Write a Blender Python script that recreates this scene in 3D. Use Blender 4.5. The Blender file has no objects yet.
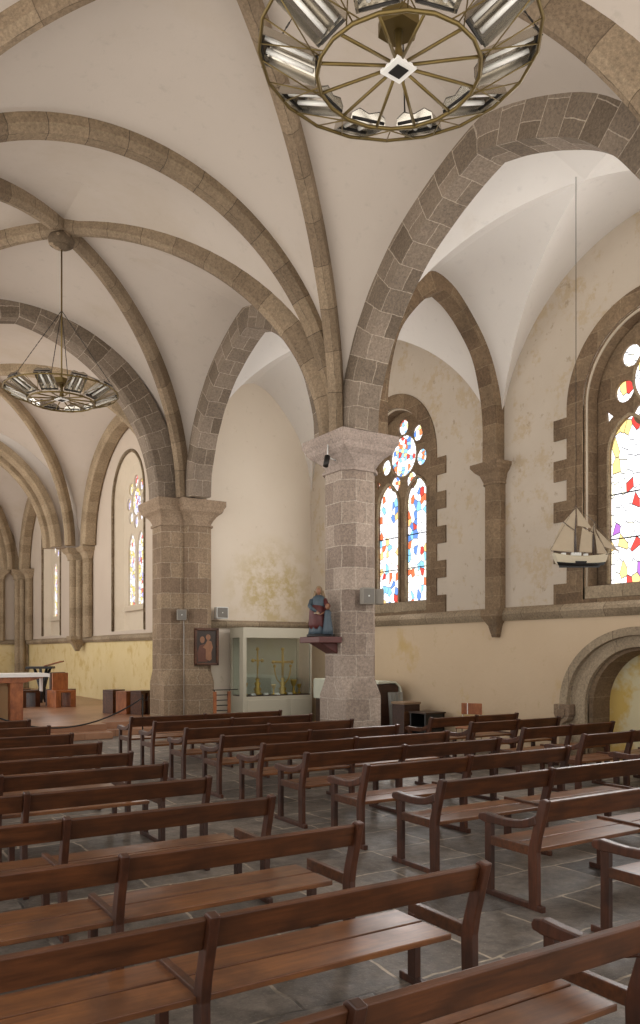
import bpy, bmesh, math, random
from mathutils import Vector, Matrix
random.seed(7)
PI = math.pi
scene = bpy.context.scene
COL = scene.collection

# ------------------------------------------------------------------ helpers
def newmat(name):
    m = bpy.data.materials.new(name); m.use_nodes = True
    nt = m.node_tree; nt.nodes.clear()
    out = nt.nodes.new('ShaderNodeOutputMaterial')
    b = nt.nodes.new('ShaderNodeBsdfPrincipled')
    nt.links.new(b.outputs[0], out.inputs[0])
    return m, nt, b
def N(nt, t, **kw):
    n = nt.nodes.new(t)
    for k, v in kw.items():
        if k in n.inputs.keys() if isinstance(k, str) else False: n.inputs[k].default_value = v
        else: setattr(n, k, v)
    return n
def L(nt, a, b): nt.links.new(a, b)
def rgb(c): return (c[0], c[1], c[2], 1)
def sr(h):
    """sRGB hex to linear"""
    h = h.lstrip('#'); o = []
    for i in (0, 2, 4):
        v = int(h[i:i+2], 16)/255
        o.append(v/12.92 if v <= .04045 else ((v+.055)/1.055)**2.4)
    return tuple(o)
def noise(nt, vec, scale, detail=4, rough=.6):
    n = nt.nodes.new('ShaderNodeTexNoise'); n.inputs['Scale'].default_value = scale
    n.inputs['Detail'].default_value = detail; n.inputs['Roughness'].default_value = rough
    L(nt, vec, n.inputs['Vector']); return n.outputs['Fac']
def ramp(nt, fac, stops, interp='LINEAR'):
    r = nt.nodes.new('ShaderNodeValToRGB'); e = r.color_ramp; e.interpolation = interp
    while len(e.elements) < len(stops): e.elements.new(.5)
    for i, (p, c) in enumerate(stops):
        e.elements[i].position = p; e.elements[i].color = rgb(c) if len(c) == 3 else c
    L(nt, fac, r.inputs[0]); return r.outputs[0]
def mix(nt, fac, a, b, mode='MIX'):
    m = nt.nodes.new('ShaderNodeMix'); m.data_type = 'RGBA'; m.blend_type = mode
    if isinstance(fac, (int, float)): m.inputs[0].default_value = fac
    else: L(nt, fac, m.inputs[0])
    for i, v in ((6, a), (7, b)):
        if isinstance(v, tuple): m.inputs[i].default_value = rgb(v)
        else: L(nt, v, m.inputs[i])
    return m.outputs[2]
def fl(nt, fac, lo, hi):
    m = nt.nodes.new('ShaderNodeMapRange'); m.inputs[1].default_value = lo; m.inputs[2].default_value = hi
    L(nt, fac, m.inputs[0]); return m.outputs[0]
def math_(nt, op, a, b=None):
    m = nt.nodes.new('ShaderNodeMath'); m.operation = op
    for i, v in ((0, a), (1, b)):
        if v is None: continue
        if isinstance(v, (int, float)): m.inputs[i].default_value = v
        else: L(nt, v, m.inputs[i])
    return m.outputs[0]
def bump(nt, b, h, strength=.3, dist=.02):
    n = nt.nodes.new('ShaderNodeBump'); n.inputs['Strength'].default_value = strength
    n.inputs['Distance'].default_value = dist; L(nt, h, n.inputs['Height']); L(nt, n.outputs[0], b.inputs['Normal'])
def objc(nt): return nt.nodes.new('ShaderNodeTexCoord').outputs['Object']
def uvc(nt): return nt.nodes.new('ShaderNodeTexCoord').outputs['UV']

def plain(name, col, rough=.6, metal=0, var=.12, scale=6, spec=.5):
    m, nt, b = newmat(name)
    f = noise(nt, objc(nt), scale)
    c = mix(nt, f, tuple(v*(1-var) for v in col), tuple(min(1, v*(1+var)) for v in col))
    L(nt, c, b.inputs['Base Color']); b.inputs['Roughness'].default_value = rough
    b.inputs['Metallic'].default_value = metal; b.inputs['Specular IOR Level'].default_value = spec
    return m
def plaster(name, base, stain=None, amount=.5, sc=.8, thr=(.52, .68)):
    m, nt, b = newmat(name); o = objc(nt)
    f = noise(nt, o, .5, 5); c = mix(nt, f, tuple(v*.90 for v in base), tuple(min(1, v*1.07) for v in base))
    f2 = noise(nt, o, 5, 6, .7); c = mix(nt, fl(nt, f2, .58, .8), c, tuple(v*.82 for v in base))
    if stain:
        f3 = fl(nt, noise(nt, o, sc, 6, .65), *thr)
        c = mix(nt, math_(nt, 'MULTIPLY', f3, amount), c, stain)
    L(nt, c, b.inputs['Base Color']); b.inputs['Roughness'].default_value = .85
    b.inputs['Specular IOR Level'].default_value = .2
    bump(nt, b, f2, .12, .02)
    return m
def stone(name, c1, c2, mortar, row=.33, width=.5, ms=.009, offs=.5, patch=None):
    """ashlar laid out along the UVs (u along the course, v across courses)"""
    m, nt, b = newmat(name); u = uvc(nt); o = objc(nt)
    br = nt.nodes.new('ShaderNodeTexBrick'); br.offset = offs; br.squash = 1
    L(nt, u, br.inputs['Vector']); br.inputs['Scale'].default_value = 1
    br.inputs['Color1'].default_value = rgb(c1); br.inputs['Color2'].default_value = rgb(c2)
    br.inputs['Mortar'].default_value = rgb(mortar); br.inputs['Mortar Size'].default_value = ms
    br.inputs['Mortar Smooth'].default_value = .25; br.inputs['Bias'].default_value = 0
    br.inputs['Brick Width'].default_value = width; br.inputs['Row Height'].default_value = row
    # wobble the joints
    nz = noise(nt, o, 3, 2); nz2 = noise(nt, o, 26, 6, .8); nz3 = noise(nt, o, 1.3, 4)
    wv = nt.nodes.new('ShaderNodeVectorMath'); wv.operation = 'ADD'
    L(nt, u, wv.inputs[0]); cm = nt.nodes.new('ShaderNodeCombineXYZ')
    L(nt, math_(nt, 'MULTIPLY', math_(nt, 'SUBTRACT', nz, .5), .06), cm.inputs[0]); L(nt, math_(nt, 'MULTIPLY', math_(nt, 'SUBTRACT', nz, .5), .05), cm.inputs[1])
    L(nt, cm.outputs[0], wv.inputs[1]); L(nt, wv.outputs[0], br.inputs['Vector'])
    c = br.outputs['Color']
    c = mix(nt, .55, c, ramp(nt, nz2, [(.34, (.30, .30, .30)), (.66, (1.55, 1.52, 1.48))]), 'MULTIPLY')
    c = mix(nt, .8, c, ramp(nt, nz3, [(.3, (.78, .77, .76)), (.7, (1.15, 1.15, 1.15))]), 'MULTIPLY')
    if patch:
        c = mix(nt, math_(nt, 'MULTIPLY', fl(nt, noise(nt, o, .9, 4), .5, .68), .6), c, patch)
    L(nt, c, b.inputs['Base Color']); b.inputs['Roughness'].default_value = .85
    b.inputs['Specular IOR Level'].default_value = .25
    h = math_(nt, 'ADD', math_(nt, 'MULTIPLY', br.outputs['Fac'], -.6), math_(nt, 'MULTIPLY', nz2, .5))
    bump(nt, b, h, .45, .015)
    return m
def wood(name, dark, light, rough=.35, stretch=(1.2, 12, 12)):
    m, nt, b = newmat(name); o = objc(nt)
    mp = nt.nodes.new('ShaderNodeMapping'); mp.inputs['Scale'].default_value = stretch
    oi = nt.nodes.new('ShaderNodeObjectInfo'); ad = nt.nodes.new('ShaderNodeVectorMath'); ad.operation = 'ADD'
    sc = math_(nt, 'MULTIPLY', oi.outputs['Random'], 20)
    L(nt, o, ad.inputs[0]); L(nt, sc, ad.inputs[1]); L(nt, ad.outputs[0], mp.inputs[0])
    f = noise(nt, mp.outputs[0], 2.2, 6, .65)
    c = ramp(nt, f, [(.3, dark), (.7, light)])
    v = ramp(nt, oi.outputs['Random'], [(0, (.82, .80, .78)), (1, (1.18, 1.15, 1.12))])
    c = mix(nt, 1.0, c, v, 'MULTIPLY')
    f2 = noise(nt, o, 3.0, 4)
    c = mix(nt, fl(nt, f2, .45, .75), c, tuple(x*.8 for x in dark))
    L(nt, c, b.inputs['Base Color'])
    L(nt, math_(nt, 'ADD', math_(nt, 'MULTIPLY', f2, .25), rough-.12), b.inputs['Roughness'])
    b.inputs['Specular IOR Level'].default_value = .5
    bump(nt, b, f, .08, .004)
    return m

# ------------------------------------------------------------------ mesh builder
class MB:
    def __init__(s): s.v = []; s.f = []; s.uv = []; s.sm = []
    def face(s, pts, uvs=None, smooth=False):
        i = len(s.v); s.v += [tuple(p) for p in pts]; s.f.append(tuple(range(i, i+len(pts))))
        s.uv.append(uvs or [(0, 0)]*len(pts)); s.sm.append(smooth)
    def idx(s, verts, faces, uvs=None, smooth=False):
        i = len(s.v); s.v += [tuple(p) for p in verts]
        for k, f in enumerate(faces):
            s.f.append(tuple(i+j for j in f)); s.uv.append(uvs[k] if uvs else [(0, 0)]*len(f)); s.sm.append(smooth)
    def box(s, x0, x1, y0, y1, z0, z1, M=None):
        vs = [Vector(p) for p in ((x0,y0,z0),(x1,y0,z0),(x1,y1,z0),(x0,y1,z0),(x0,y0,z1),(x1,y0,z1),(x1,y1,z1),(x0,y1,z1))]
        if M: vs = [M @ v for v in vs]
        fs = [(0,3,2,1),(4,5,6,7),(0,1,5,4),(1,2,6,5),(2,3,7,6),(3,0,4,7)]
        sx, sy, sz = x1-x0, y1-y0, z1-z0
        uv = [[(0,0),(0,sy),(sx,sy),(sx,0)],[(0,0),(sx,0),(sx,sy),(0,sy)],[(x0,z0),(x1,z0),(x1,z1),(x0,z1)],
              [(y0,z0),(y1,z0),(y1,z1),(y0,z1)],[(x1,z0),(x0,z0),(x0,z1),(x1,z1)],[(y1,z0),(y0,z0),(y0,z1),(y1,z1)]]
        s.idx(vs, fs, uv); return s
    def prism(s, poly, a0, a1, f):
        """polygon of (p,q) extruded from a0 to a1; f(a,p,q)->xyz"""
        n = len(poly); vs = [f(a0, p, q) for p, q in poly] + [f(a1, p, q) for p, q in poly]
        fs = [tuple(range(n))[::-1], tuple(range(n, 2*n))] + [(i, (i+1) % n, n+(i+1) % n, n+i) for i in range(n)]
        s.idx(vs, fs, [[(vs[j][0]+vs[j][1], vs[j][2]) for j in fc] for fc in fs]); return s
    def tube(s, pts, r, n=8, closed=False, cap=True, rad=None):
        pts = [Vector(p) for p in pts]; m = len(pts); rings = []
        up = Vector((0, 0, 1)); prev = None
        for i, p in enumerate(pts):
            a = pts[(i-1) % m] if (closed or i > 0) else p
            c = pts[(i+1) % m] if (closed or i < m-1) else p
            t = (c-a).normalized()
            if prev is None:
                u = t.cross(up)
                if u.length < 1e-3: u = t.cross(Vector((1, 0, 0)))
            else: u = prev - t*prev.dot(t)
            u.normalize(); w = t.cross(u); prev = u
            rr = rad[i] if rad else r
            rings.append([p + (u*math.cos(2*PI*k/n) + w*math.sin(2*PI*k/n))*rr for k in range(n)])
        vs = [v for R in rings for v in R]; fs = []
        for i in range(m if closed else m-1):
            j = (i+1) % m
            for k in range(n): fs.append((i*n+k, i*n+(k+1) % n, j*n+(k+1) % n, j*n+k))
        s.idx(vs, fs, None, True)
        if cap and not closed:
            s.idx(rings[0], [tuple(range(n))[::-1]]); s.idx(rings[-1], [tuple(range(n))])
        return s
    def lathe(s, prof, c=(0, 0, 0), n=20, sx=1, sy=1, smooth=True, a0=0):
        vs = []; fs = []
        for r, z in prof:
            for k in range(n):
                a = 2*PI*k/n + a0; vs.append((c[0]+r*sx*math.cos(a), c[1]+r*sy*math.sin(a), c[2]+z))
        for i in range(len(prof)-1):
            for k in range(n): fs.append((i*n+k, i*n+(k+1) % n, (i+1)*n+(k+1) % n, (i+1)*n+k))
        fs.append(tuple(range(n))[::-1]); m = (len(prof)-1)*n; fs.append(tuple(m+k for k in range(n)))
        s.idx(vs, fs, None, smooth); return s
    def ball(s, c, r, sx=1, sy=1, sz=1, n=14):
        pr = [(max(.001, math.sin(PI*i/n)*r), -math.cos(PI*i/n)*r*sz) for i in range(n+1)]
        return s.lathe(pr, c, n, sx, sy)
    def build(s, name, mat, parent=None, bevel=0, weld=True):
        me = bpy.data.meshes.new(name); me.from_pydata(s.v, [], s.f); me.update()
        ul = me.uv_layers.new(name='UVMap')
        k = 0
        for fi, p in enumerate(me.polygons):
            p.use_smooth = s.sm[fi]
            for j, li in enumerate(p.loop_indices): ul.data[li].uv = s.uv[fi][j]
        bm = bmesh.new(); bm.from_mesh(me)
        if weld: bmesh.ops.remove_doubles(bm, verts=bm.verts, dist=1e-5)
        bmesh.ops.recalc_face_normals(bm, faces=bm.faces)
        bm.to_mesh(me); bm.free()
        me.materials.append(mat)
        o = bpy.data.objects.new(name, me); COL.objects.link(o)
        if parent: o.parent = parent
        if bevel:
            md = o.modifiers.new('b', 'BEVEL'); md.width = bevel; md.segments = 2; md.limit_method = 'ANGLE'; md.angle_limit = .6
        return o
def tag(o, label=None, cat=None, group=None, kind=None):
    if label: o['label'] = label
    if cat: o['category'] = cat
    if group: o['group'] = group
    if kind: o['kind'] = kind
    return o
def empty(name, loc=(0, 0, 0), rz=0):
    o = bpy.data.objects.new(name, None); o.location = loc; o.rotation_euler = (0, 0, rz); COL.objects.link(o); o.empty_display_size = .2
    return o
def copy_tree(o, parent=None):
    c = o.copy(); COL.objects.link(c); c.parent = parent
    for ch in o.children: copy_tree(ch, c)
    return c

def fill2d(outline, holes):
    """triangulated 2-D polygon with holes -> (verts2d, faces)"""
    cu = bpy.data.curves.new('t', 'CURVE'); cu.dimensions = '2D'; cu.fill_mode = 'BOTH'
    for lp in [outline]+holes:
        sp = cu.splines.new('POLY'); sp.points.add(len(lp)-1); sp.use_cyclic_u = True
        for i, (a, b) in enumerate(lp): sp.points[i].co = (a, b, 0, 1)
    ob = bpy.data.objects.new('t', cu); COL.objects.link(ob)
    dg = bpy.context.evaluated_depsgraph_get(); me = bpy.data.meshes.new_from_object(ob.evaluated_get(dg))
    vs = [(v.co.x, v.co.y) for v in me.vertices]; fs = [tuple(p.vertices) for p in me.polygons]
    bpy.data.objects.remove(ob); bpy.data.curves.remove(cu); bpy.data.meshes.remove(me)
    return vs, fs
def plate(mb, outline, holes, d0, d1, f):
    """plate with holes between depths d0,d1; f(d,a,b)->xyz"""
    vs, fs = fill2d(outline, holes)
    for d in (d0, d1):
        mb.idx([f(d, a, b) for a, b in vs], fs, [[vs[j] for j in fc] for fc in fs])
    for lp in [outline]+holes:
        n = len(lp); acc = 0
        for i in range(n):
            p, q = lp[i], lp[(i+1) % n]; l = math.hypot(p[0]-q[0], p[1]-q[1])
            mb.face([f(d0, *p), f(d0, *q), f(d1, *q), f(d1, *p)], [(d0, acc), (d0, acc+l), (d1, acc+l), (d1, acc)]); acc += l
    return mb
def circ(cx, cy, r, n=24): return [(cx+r*math.cos(2*PI*k/n), cy+r*math.sin(2*PI*k/n)) for k in range(n)]

def spline(pts, n=60):
    """smooth curve through (a,h) control points (Catmull-Rom, centripetal-ish)"""
    P = [Vector((a, h)) for a, h in pts]; P = [P[0]*2-P[1]] + P + [P[-1]*2-P[-2]]
    out = []; seg = max(2, n//(len(pts)-1))
    for i in range(1, len(P)-2):
        for k in range(seg):
            t = k/seg; a, b, c, d = P[i-1], P[i], P[i+1], P[i+2]
            out.append(.5*((2*b)+(c-a)*t+(2*a-5*b+4*c-d)*t*t+(3*b-a-3*c+d)*t**3))
    out.append(P[-2]); return [(v.x, v.y) for v in out]
def mirror_arch(half):
    """half: (offset>=0,h) from springing to apex -> full list from +off to -off"""
    return half + [(-a, h) for a, h in reversed(half[:-1])]
def ell(a, r, n=28, stilt=0):
    pts = [] if not stilt else [(a, 0)]
    return pts + [(a*math.cos(PI/2*k/n), stilt+r*math.sin(PI/2*k/n)) for k in range(n+1)]
def pointed(a, r, n=28, stilt=0):
    R = (a*a+r*r)/(2*a); th = math.atan2(r, R-a) if R > a else PI/2
    th = math.asin(min(1, r/R)); pts = [] if not stilt else [(a, 0)]
    return pts + [(a-R+R*math.cos(th*k/n), stilt+R*math.sin(th*k/n)) for k in range(n+1)]
def sweep(mb, path, origin, dirv, prof, uoff=0):
    """sweep a profile (b across, n outward) along an arch path (a,h) lying in the vertical plane through origin along dirv"""
    D = Vector((dirv[0], dirv[1], 0)).normalized(); B = Vector((0, 0, 1)).cross(D); O = Vector(origin)
    n = len(path); rings = []; ul = 0; us = []
    for i, (a, h) in enumerate(path):
        p0 = path[max(0, i-1)]; p1 = path[min(n-1, i+1)]
        ta, th = p1[0]-p0[0], p1[1]-p0[1]; l = math.hypot(ta, th) or 1; ta /= l; th /= l
        na, nh = th, -ta           # path runs from +a to -a, outward normal
        if i: ul += math.hypot(a-path[i-1][0], h-path[i-1][1])
        us.append(ul+uoff)
        rings.append([O + D*(a+na*nn) + B*b + Vector((0, 0, h+nh*nn)) for b, nn in prof])
    m = len(prof); vl = [0]
    for k in range(m): vl.append(vl[-1]+math.hypot(prof[(k+1) % m][0]-prof[k][0], prof[(k+1) % m][1]-prof[k][1]))
    for i in range(n-1):
        for k in range(m):
            j = (k+1) % m
            mb.face([rings[i][k], rings[i][j], rings[i+1][j], rings[i+1][k]], [(vl[k], us[i]), (vl[k+1], us[i]), (vl[k+1], us[i+1]), (vl[k], us[i+1])])
    mb.face(rings[0]); mb.face(rings[-1][::-1]); return mb

# ------------------------------------------------------------------ materials
M = {}
M['vault'] = plaster('vault plaster', sr('#b8aca0'), sr('#a6957f'), .35, .35)
M['vault_white'] = plaster('aisle vault plaster', sr('#e0dad3'), sr('#b5a284'), .4, .5, (.6, .8))
M['wall_upper'] = plaster('lime wash', sr('#cdbfaa'), sr('#b3a083'), .3, 1.1, (.56, .72))
M['stone'] = stone('pier granite', sr('#9a866e'), sr('#7e6a58'), sr('#a89a86'), .36, .52, .006)
M['stone_pink'] = stone('pale granite', sr('#b0a092'), sr('#8a7a6e'), sr('#bcb0a2'), .36, .46, .006)
M['stone_dark'] = stone('brown granite', sr('#8a755d'), sr('#705c48'), sr('#948269'), .36, .9, .006, patch=sr('#4e4236'))
M['arcade'] = stone('arcade voussoirs', sr('#86786a'), sr('#675a4c'), sr('#a39686'), .36, .43, .007)
M['rib'] = stone('rib stone', sr('#8e7c66'), sr('#766552'), sr('#5c4e3e'), .62, 9, .006, 0)
M['rib_bold'] = stone('transverse rib stone', sr('#87755f'), sr('#6e5e4c'), sr('#52463a'), .55, 9, .006, 0)
M['choir_stone'] = stone('choir stone', sr('#a08e75'), sr('#8c7a62'), sr('#a39278'), .36, .6, .004)
for k_, a_, b_ in (('stone', '#94806b', '#94806b'), ('stone_pink', '#a3948a', '#998a80'), ('stone_dark', '#84705a', '#786450'), ('choir_stone', '#a08e75', '#a08e75')):
    M[k_+'_cap'] = stone('capital '+k_, sr(a_), sr(b_), sr(a_), 9, 9, .001)
CAP = {}
M['string'] = stone('string course stone', sr('#a3937c'), sr('#8c7c66'), sr('#6d5f4e'), 9, .9, .006)
M['lit_roll'] = plain('lit roll stone', sr('#c2b39e'), .7)  # lighter than its stone: window light on the roll put into the colour
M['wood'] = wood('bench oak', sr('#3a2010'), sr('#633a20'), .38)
M['seat'] = wood('lit bench seat oak', sr('#553018'), sr('#84542d'), .34)  # same oak as the backs; lighter tone of lit seats put into the colour
M['wood_post'] = wood('bench post oak', sr('#341b0e'), sr('#5a3320'), .38, (12, 12, 1.5))
M['wood_orange'] = wood('orange beech', sr('#7c4526'), sr('#a8683c'), .45, (6, 6, 2))
M['wood_dark'] = wood('dark stained wood', sr('#2a1a12'), sr('#4a2e20'), .4)
M['brass'] = plain('aged brass tube', sr('#6e5c34'), .45, .7)
M['reflector'] = plain('aluminium reflector', sr('#b9b2a6'), .22, .9, .05)
M['dark_metal'] = plain('dark iron', sr('#2b2724'), .5, .6)
M['grey_box'] = plain('grey speaker plastic', sr('#8e877c'), .6)
M['white_plastic'] = plain('white plastic', sr('#d8d8d4'), .5)
M['cabinet'] = plain('greige painted metal', sr('#b8b19d'), .5, 0, .04, 2)
M['cabinet_in'] = plain('cabinet lining felt', sr('#c2c2ae'), .8, 0, .08, 2)
M['gold'] = plain('gilt metal', sr('#c9a650'), .35, .7, .25, 20)
M['cloth'] = plain('white altar cloth', sr('#e6e2dc'), .9, 0, .03)
M['sail'] = plain('sail cloth', sr('#b5a48c'), .9, 0, .1, 10)
M['hull_white'] = plain('cream hull paint', sr('#c4b89f'), .5)
M['black'] = plain('black paint', sr('#1b1a1a'), .45)
M['gray_tube'] = plain('tube glass', sr('#e4e0d8'), .3, 0, .02)

def mat_rightwall():
    m, nt, b = newmat('aisle wall limewash and dado'); o = objc(nt)
    sp = nt.nodes.new('ShaderNodeSeparateXYZ'); L(nt, o, sp.inputs[0])
    up = mix(nt, noise(nt, o, .8, 5), sr('#b8aa98'), sr('#cbbfb0'))
    f = fl(nt, noise(nt, o, 2.2, 7, .72), .52, .62); up = mix(nt, math_(nt, 'MULTIPLY', f, .55), up, sr('#b39c78'))
    f = fl(nt, noise(nt, o, 5.5, 5, .6), .62, .70); up = mix(nt, math_(nt, 'MULTIPLY', f, .5), up, sr('#8f7a60'))
    lo = mix(nt, noise(nt, o, .7, 5), sr('#c8b092'), sr('#d7c2a5'))
    f = fl(nt, noise(nt, o, .9, 6, .6), .60, .70); lo = mix(nt, math_(nt, 'MULTIPLY', f, .5), lo, sr('#c09c48'))
    f = fl(nt, noise(nt, o, 4, 6, .7), .6, .75); lo = mix(nt, math_(nt, 'MULTIPLY', f, .35), lo, sr('#a98d5c'))
    c = mix(nt, fl(nt, sp.outputs[2], 2.49, 2.51), lo, up)
    L(nt, c, b.inputs['Base Color']); b.inputs['Roughness'].default_value = .85; b.inputs['Specular IOR Level'].default_value = .2
    bump(nt, b, noise(nt, o, 6, 6, .7), .25, .03)
    return m
M['rightwall'] = mat_rightwall()
def mat_choirwall():
    m, nt, b = newmat('choir wall with ochre dado'); o = objc(nt)
    sp = nt.nodes.new('ShaderNodeSeparateXYZ'); L(nt, o, sp.inputs[0])
    up = mix(nt, noise(nt, o, .8, 5), sr('#b9aa9a'), sr('#c8baaa'))
    lo = mix(nt, noise(nt, o, 1.3, 6), sr('#ccb67e'), sr('#dccba2'))
    f = fl(nt, noise(nt, o, 2.2, 7, .7), .52, .64); lo = mix(nt, math_(nt, 'MULTIPLY', f, .55), lo, sr('#b6944c'))
    c = mix(nt, fl(nt, sp.outputs[2], 2.23, 2.25), lo, up)
    L(nt, c, b.inputs['Base Color']); b.inputs['Roughness'].default_value = .85; b.inputs['Specular IOR Level'].default_value = .2
    return m
M['choirwall'] = mat_choirwall()
def mat_endwall():
    m, nt, b = newmat('aisle end wall'); o = objc(nt)
    sp = nt.nodes.new('ShaderNodeSeparateXYZ'); L(nt, o, sp.inputs[0])
    c = mix(nt, noise(nt, o, .6, 5), sr('#d2c4b2'), sr('#ddd1c0'))
    # damp patch low on the right of the wall
    d = nt.nodes.new('ShaderNodeVectorMath'); d.operation = 'DISTANCE'; L(nt, o, d.inputs[0]); d.inputs[1].default_value = (9.9, 17.85, 3.4)
    near = fl(nt, d.outputs['Value'], 1.5, .5); f = math_(nt, 'MULTIPLY', fl(nt, noise(nt, o, 2.4, 7, .7), .42, .58), near)
    c = mix(nt, math_(nt, 'MULTIPLY', f, .7), c, sr('#b39b58'))
    f = fl(nt, noise(nt, o, 5.5, 5, .6), .64, .72); c = mix(nt, math_(nt, 'MULTIPLY', f, .25), c, sr('#9f8a60'))
    L(nt, c, b.inputs['Base Color']); b.inputs['Roughness'].default_value = .85; b.inputs['Specular IOR Level'].default_value = .2
    return m
M['endwall'] = mat_endwall()
def mat_niche():
    m, nt, b = newmat('niche back with ochre stains'); o = objc(nt)
    c = mix(nt, noise(nt, o, 1.2, 5), sr('#d4c596'), sr('#dfd4b4'))
    f = fl(nt, noise(nt, o, 1.5, 5, .6), .48, .58); c = mix(nt, math_(nt, 'MULTIPLY', f, .8), c, sr('#cda742'))
    L(nt, c, b.inputs['Base Color']); b.inputs['Roughness'].default_value = .85
    return m
M['niche'] = mat_niche()
def mat_floor():
    m, nt, b = newmat('slate flagstones'); o = objc(nt)
    mp = nt.nodes.new('ShaderNodeMapping'); L(nt, o, mp.inputs[0]); mp.inputs['Location'].default_value = (.2, .13, 0)
    nz = noise(nt, o, 1.6, 3)
    ad = nt.nodes.new('ShaderNodeVectorMath'); ad.operation = 'ADD'; L(nt, mp.outputs[0], ad.inputs[0])
    L(nt, math_(nt, 'MULTIPLY', nz, .14), ad.inputs[1])
    br = nt.nodes.new('ShaderNodeTexBrick'); L(nt, ad.outputs[0], br.inputs['Vector']); br.inputs['Scale'].default_value = 1
    br.offset = .37; br.offset_frequency = 2; br.squash = .7; br.squash_frequency = 3
    br.inputs['Color1'].default_value = rgb(sr('#756e67')); br.inputs['Color2'].default_value = rgb(sr('#4c4743'))
    br.inputs['Mortar'].default_value = rgb(sr('#a89d8e')); br.inputs['Mortar Size'].default_value = .012
    br.inputs['Mortar Smooth'].default_value = .3
    br.inputs['Brick Width'].default_value = .95; br.inputs['Row Height'].default_value = .62
    dark = mix(nt, .5, sr('#3a3633'), sr('#45413d'))
    # joints are worn dark in places
    keep = fl(nt, noise(nt, o, 1.1, 3), .40, .5)
    c = mix(nt, math_(nt, 'MULTIPLY', br.outputs['Fac'], math_(nt, 'SUBTRACT', 1, keep)), br.outputs['Color'], dark)
    c = mix(nt, .7, c, ramp(nt, noise(nt, o, 7, 9, .8), [(.34, (.40, .39, .38)), (.64, (1.6, 1.56, 1.5))]), 'MULTIPLY')
    c = mix(nt, .8, c, ramp(nt, noise(nt, o, 2.6, 6, .7), [(.36, (.62, .60, .57)), (.62, (1.35, 1.3, 1.24))]), 'MULTIPLY')
    c = mix(nt, math_(nt, 'MULTIPLY', fl(nt, noise(nt, o, 60, 4), .60, .68), .55), c, sr('#9a938a'))
    L(nt, c, b.inputs['Base Color'])
    L(nt, math_(nt, 'ADD', math_(nt, 'MULTIPLY', noise(nt, o, 9, 5, .7), .5), .22), b.inputs['Roughness'])
    bump(nt, b, math_(nt, 'SUBTRACT', noise(nt, o, 7, 6, .7), math_(nt, 'MULTIPLY', br.outputs['Fac'], .5)), .35, .02)
    return m
M['floor'] = mat_floor()
def mat_parquet():
    m, nt, b = newmat('platform boards'); o = objc(nt)
    br = nt.nodes.new('ShaderNodeTexBrick'); L(nt, o, br.inputs['Vector']); br.inputs['Scale'].default_value = 1
    br.inputs['Color1'].default_value = rgb(sr('#a57c60')); br.inputs['Color2'].default_value = rgb(sr('#8e6448'))
    br.inputs['Mortar'].default_value = rgb(sr('#6b4630')); br.inputs['Mortar Size'].default_value = .004
    br.inputs['Brick Width'].default_value = 1.6; br.inputs['Row Height'].default_value = .14
    c = mix(nt, .4, br.outputs['Color'], ramp(nt, noise(nt, o, 6, 5), [(.3, (.75, .75, .75)), (.7, (1.2, 1.2, 1.2))]), 'MULTIPLY')
    L(nt, c, b.inputs['Base Color']); b.inputs['Roughness'].default_value = .32
    return m
M['parquet'] = mat_parquet()
def mat_glass(name, stops, strength, sc=(6.0, 4.2), lead=.05, seed=0, plane='yz'):
    """backlit stained glass: lit panes of irregular quarries with black leads"""
    m, nt, b = newmat(name); o = objc(nt)
    sp = nt.nodes.new('ShaderNodeSeparateXYZ'); L(nt, o, sp.inputs[0])
    cm = nt.nodes.new('ShaderNodeCombineXYZ')
    L(nt, math_(nt, 'MULTIPLY', sp.outputs[1], sc[0]), cm.inputs[0]); L(nt, math_(nt, 'MULTIPLY', sp.outputs[2], sc[1]), cm.inputs[1]); cm.inputs[2].default_value = seed
    v1 = nt.nodes.new('ShaderNodeTexVoronoi'); v1.voronoi_dimensions = '2D'; v1.feature = 'F1'; v1.distance = 'EUCLIDEAN'
    v2 = nt.nodes.new('ShaderNodeTexVoronoi'); v2.voronoi_dimensions = '2D'; v2.feature = 'DISTANCE_TO_EDGE'
    for v in (v1, v2): L(nt, cm.outputs[0], v.inputs['Vector']); v.inputs['Scale'].default_value = 1; v.inputs['Randomness'].default_value = .9
    sc_ = nt.nodes.new('ShaderNodeSeparateColor'); L(nt, v1.outputs['Color'], sc_.inputs[0])
    c = ramp(nt, sc_.outputs[0], stops, 'CONSTANT')
    led = fl(nt, v2.outputs['Distance'], lead*.6, lead)
    c = mix(nt, led, (.01, .01, .012), c)
    b.inputs['Base Color'].default_value = (.03, .03, .03, 1); b.inputs['Roughness'].default_value = .3
    L(nt, c, b.inputs['Emission Color']); b.inputs['Emission Strength'].default_value = strength
    return m
W_ = (1, 1, 1.02)
M['glass_a'] = mat_glass('stained glass multicoloured', [(0, W_), (.34, (.95, .93, .75)), (.46, (.8, .5, .2)), (.52, (.62, .14, .05)), (.60, W_), (.74, (.10, .22, .55)), (.80, (.22, .5, .7)), (.86, W_), (.95, (.5, .04, .03))], 1.9, (8.5, 6.0))
M['glass_rose'] = mat_glass('stained glass rose', [(0, W_), (.42, (.65, .2, .07)), (.52, (.1, .22, .6)), (.6, (.25, .5, .75)), (.68, W_), (.88, (.8, .65, .3)), (.95, (.55, .06, .04))], 1.9, (10, 10), .06, 3)
M['glass_b'] = mat_glass('stained glass red and straw', [(0, W_), (.46, (1, .96, .78)), (.6, (.8, .6, .22)), (.67, (.55, .04, .03)), (.77, W_), (.97, (.35, .12, .45))], 2.0, (8, 4.6), .045, 5)
M['glass_c'] = mat_glass('stained glass yellow and lilac', [(0, W_), (.3, (.85, .7, .2)), (.5, (.93, .9, .98)), (.68, (.55, .5, .85)), (.78, (1, .95, .8)), (.9, (.7, .15, .12))], 1.3, (9, 8), .07, 9)

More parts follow.
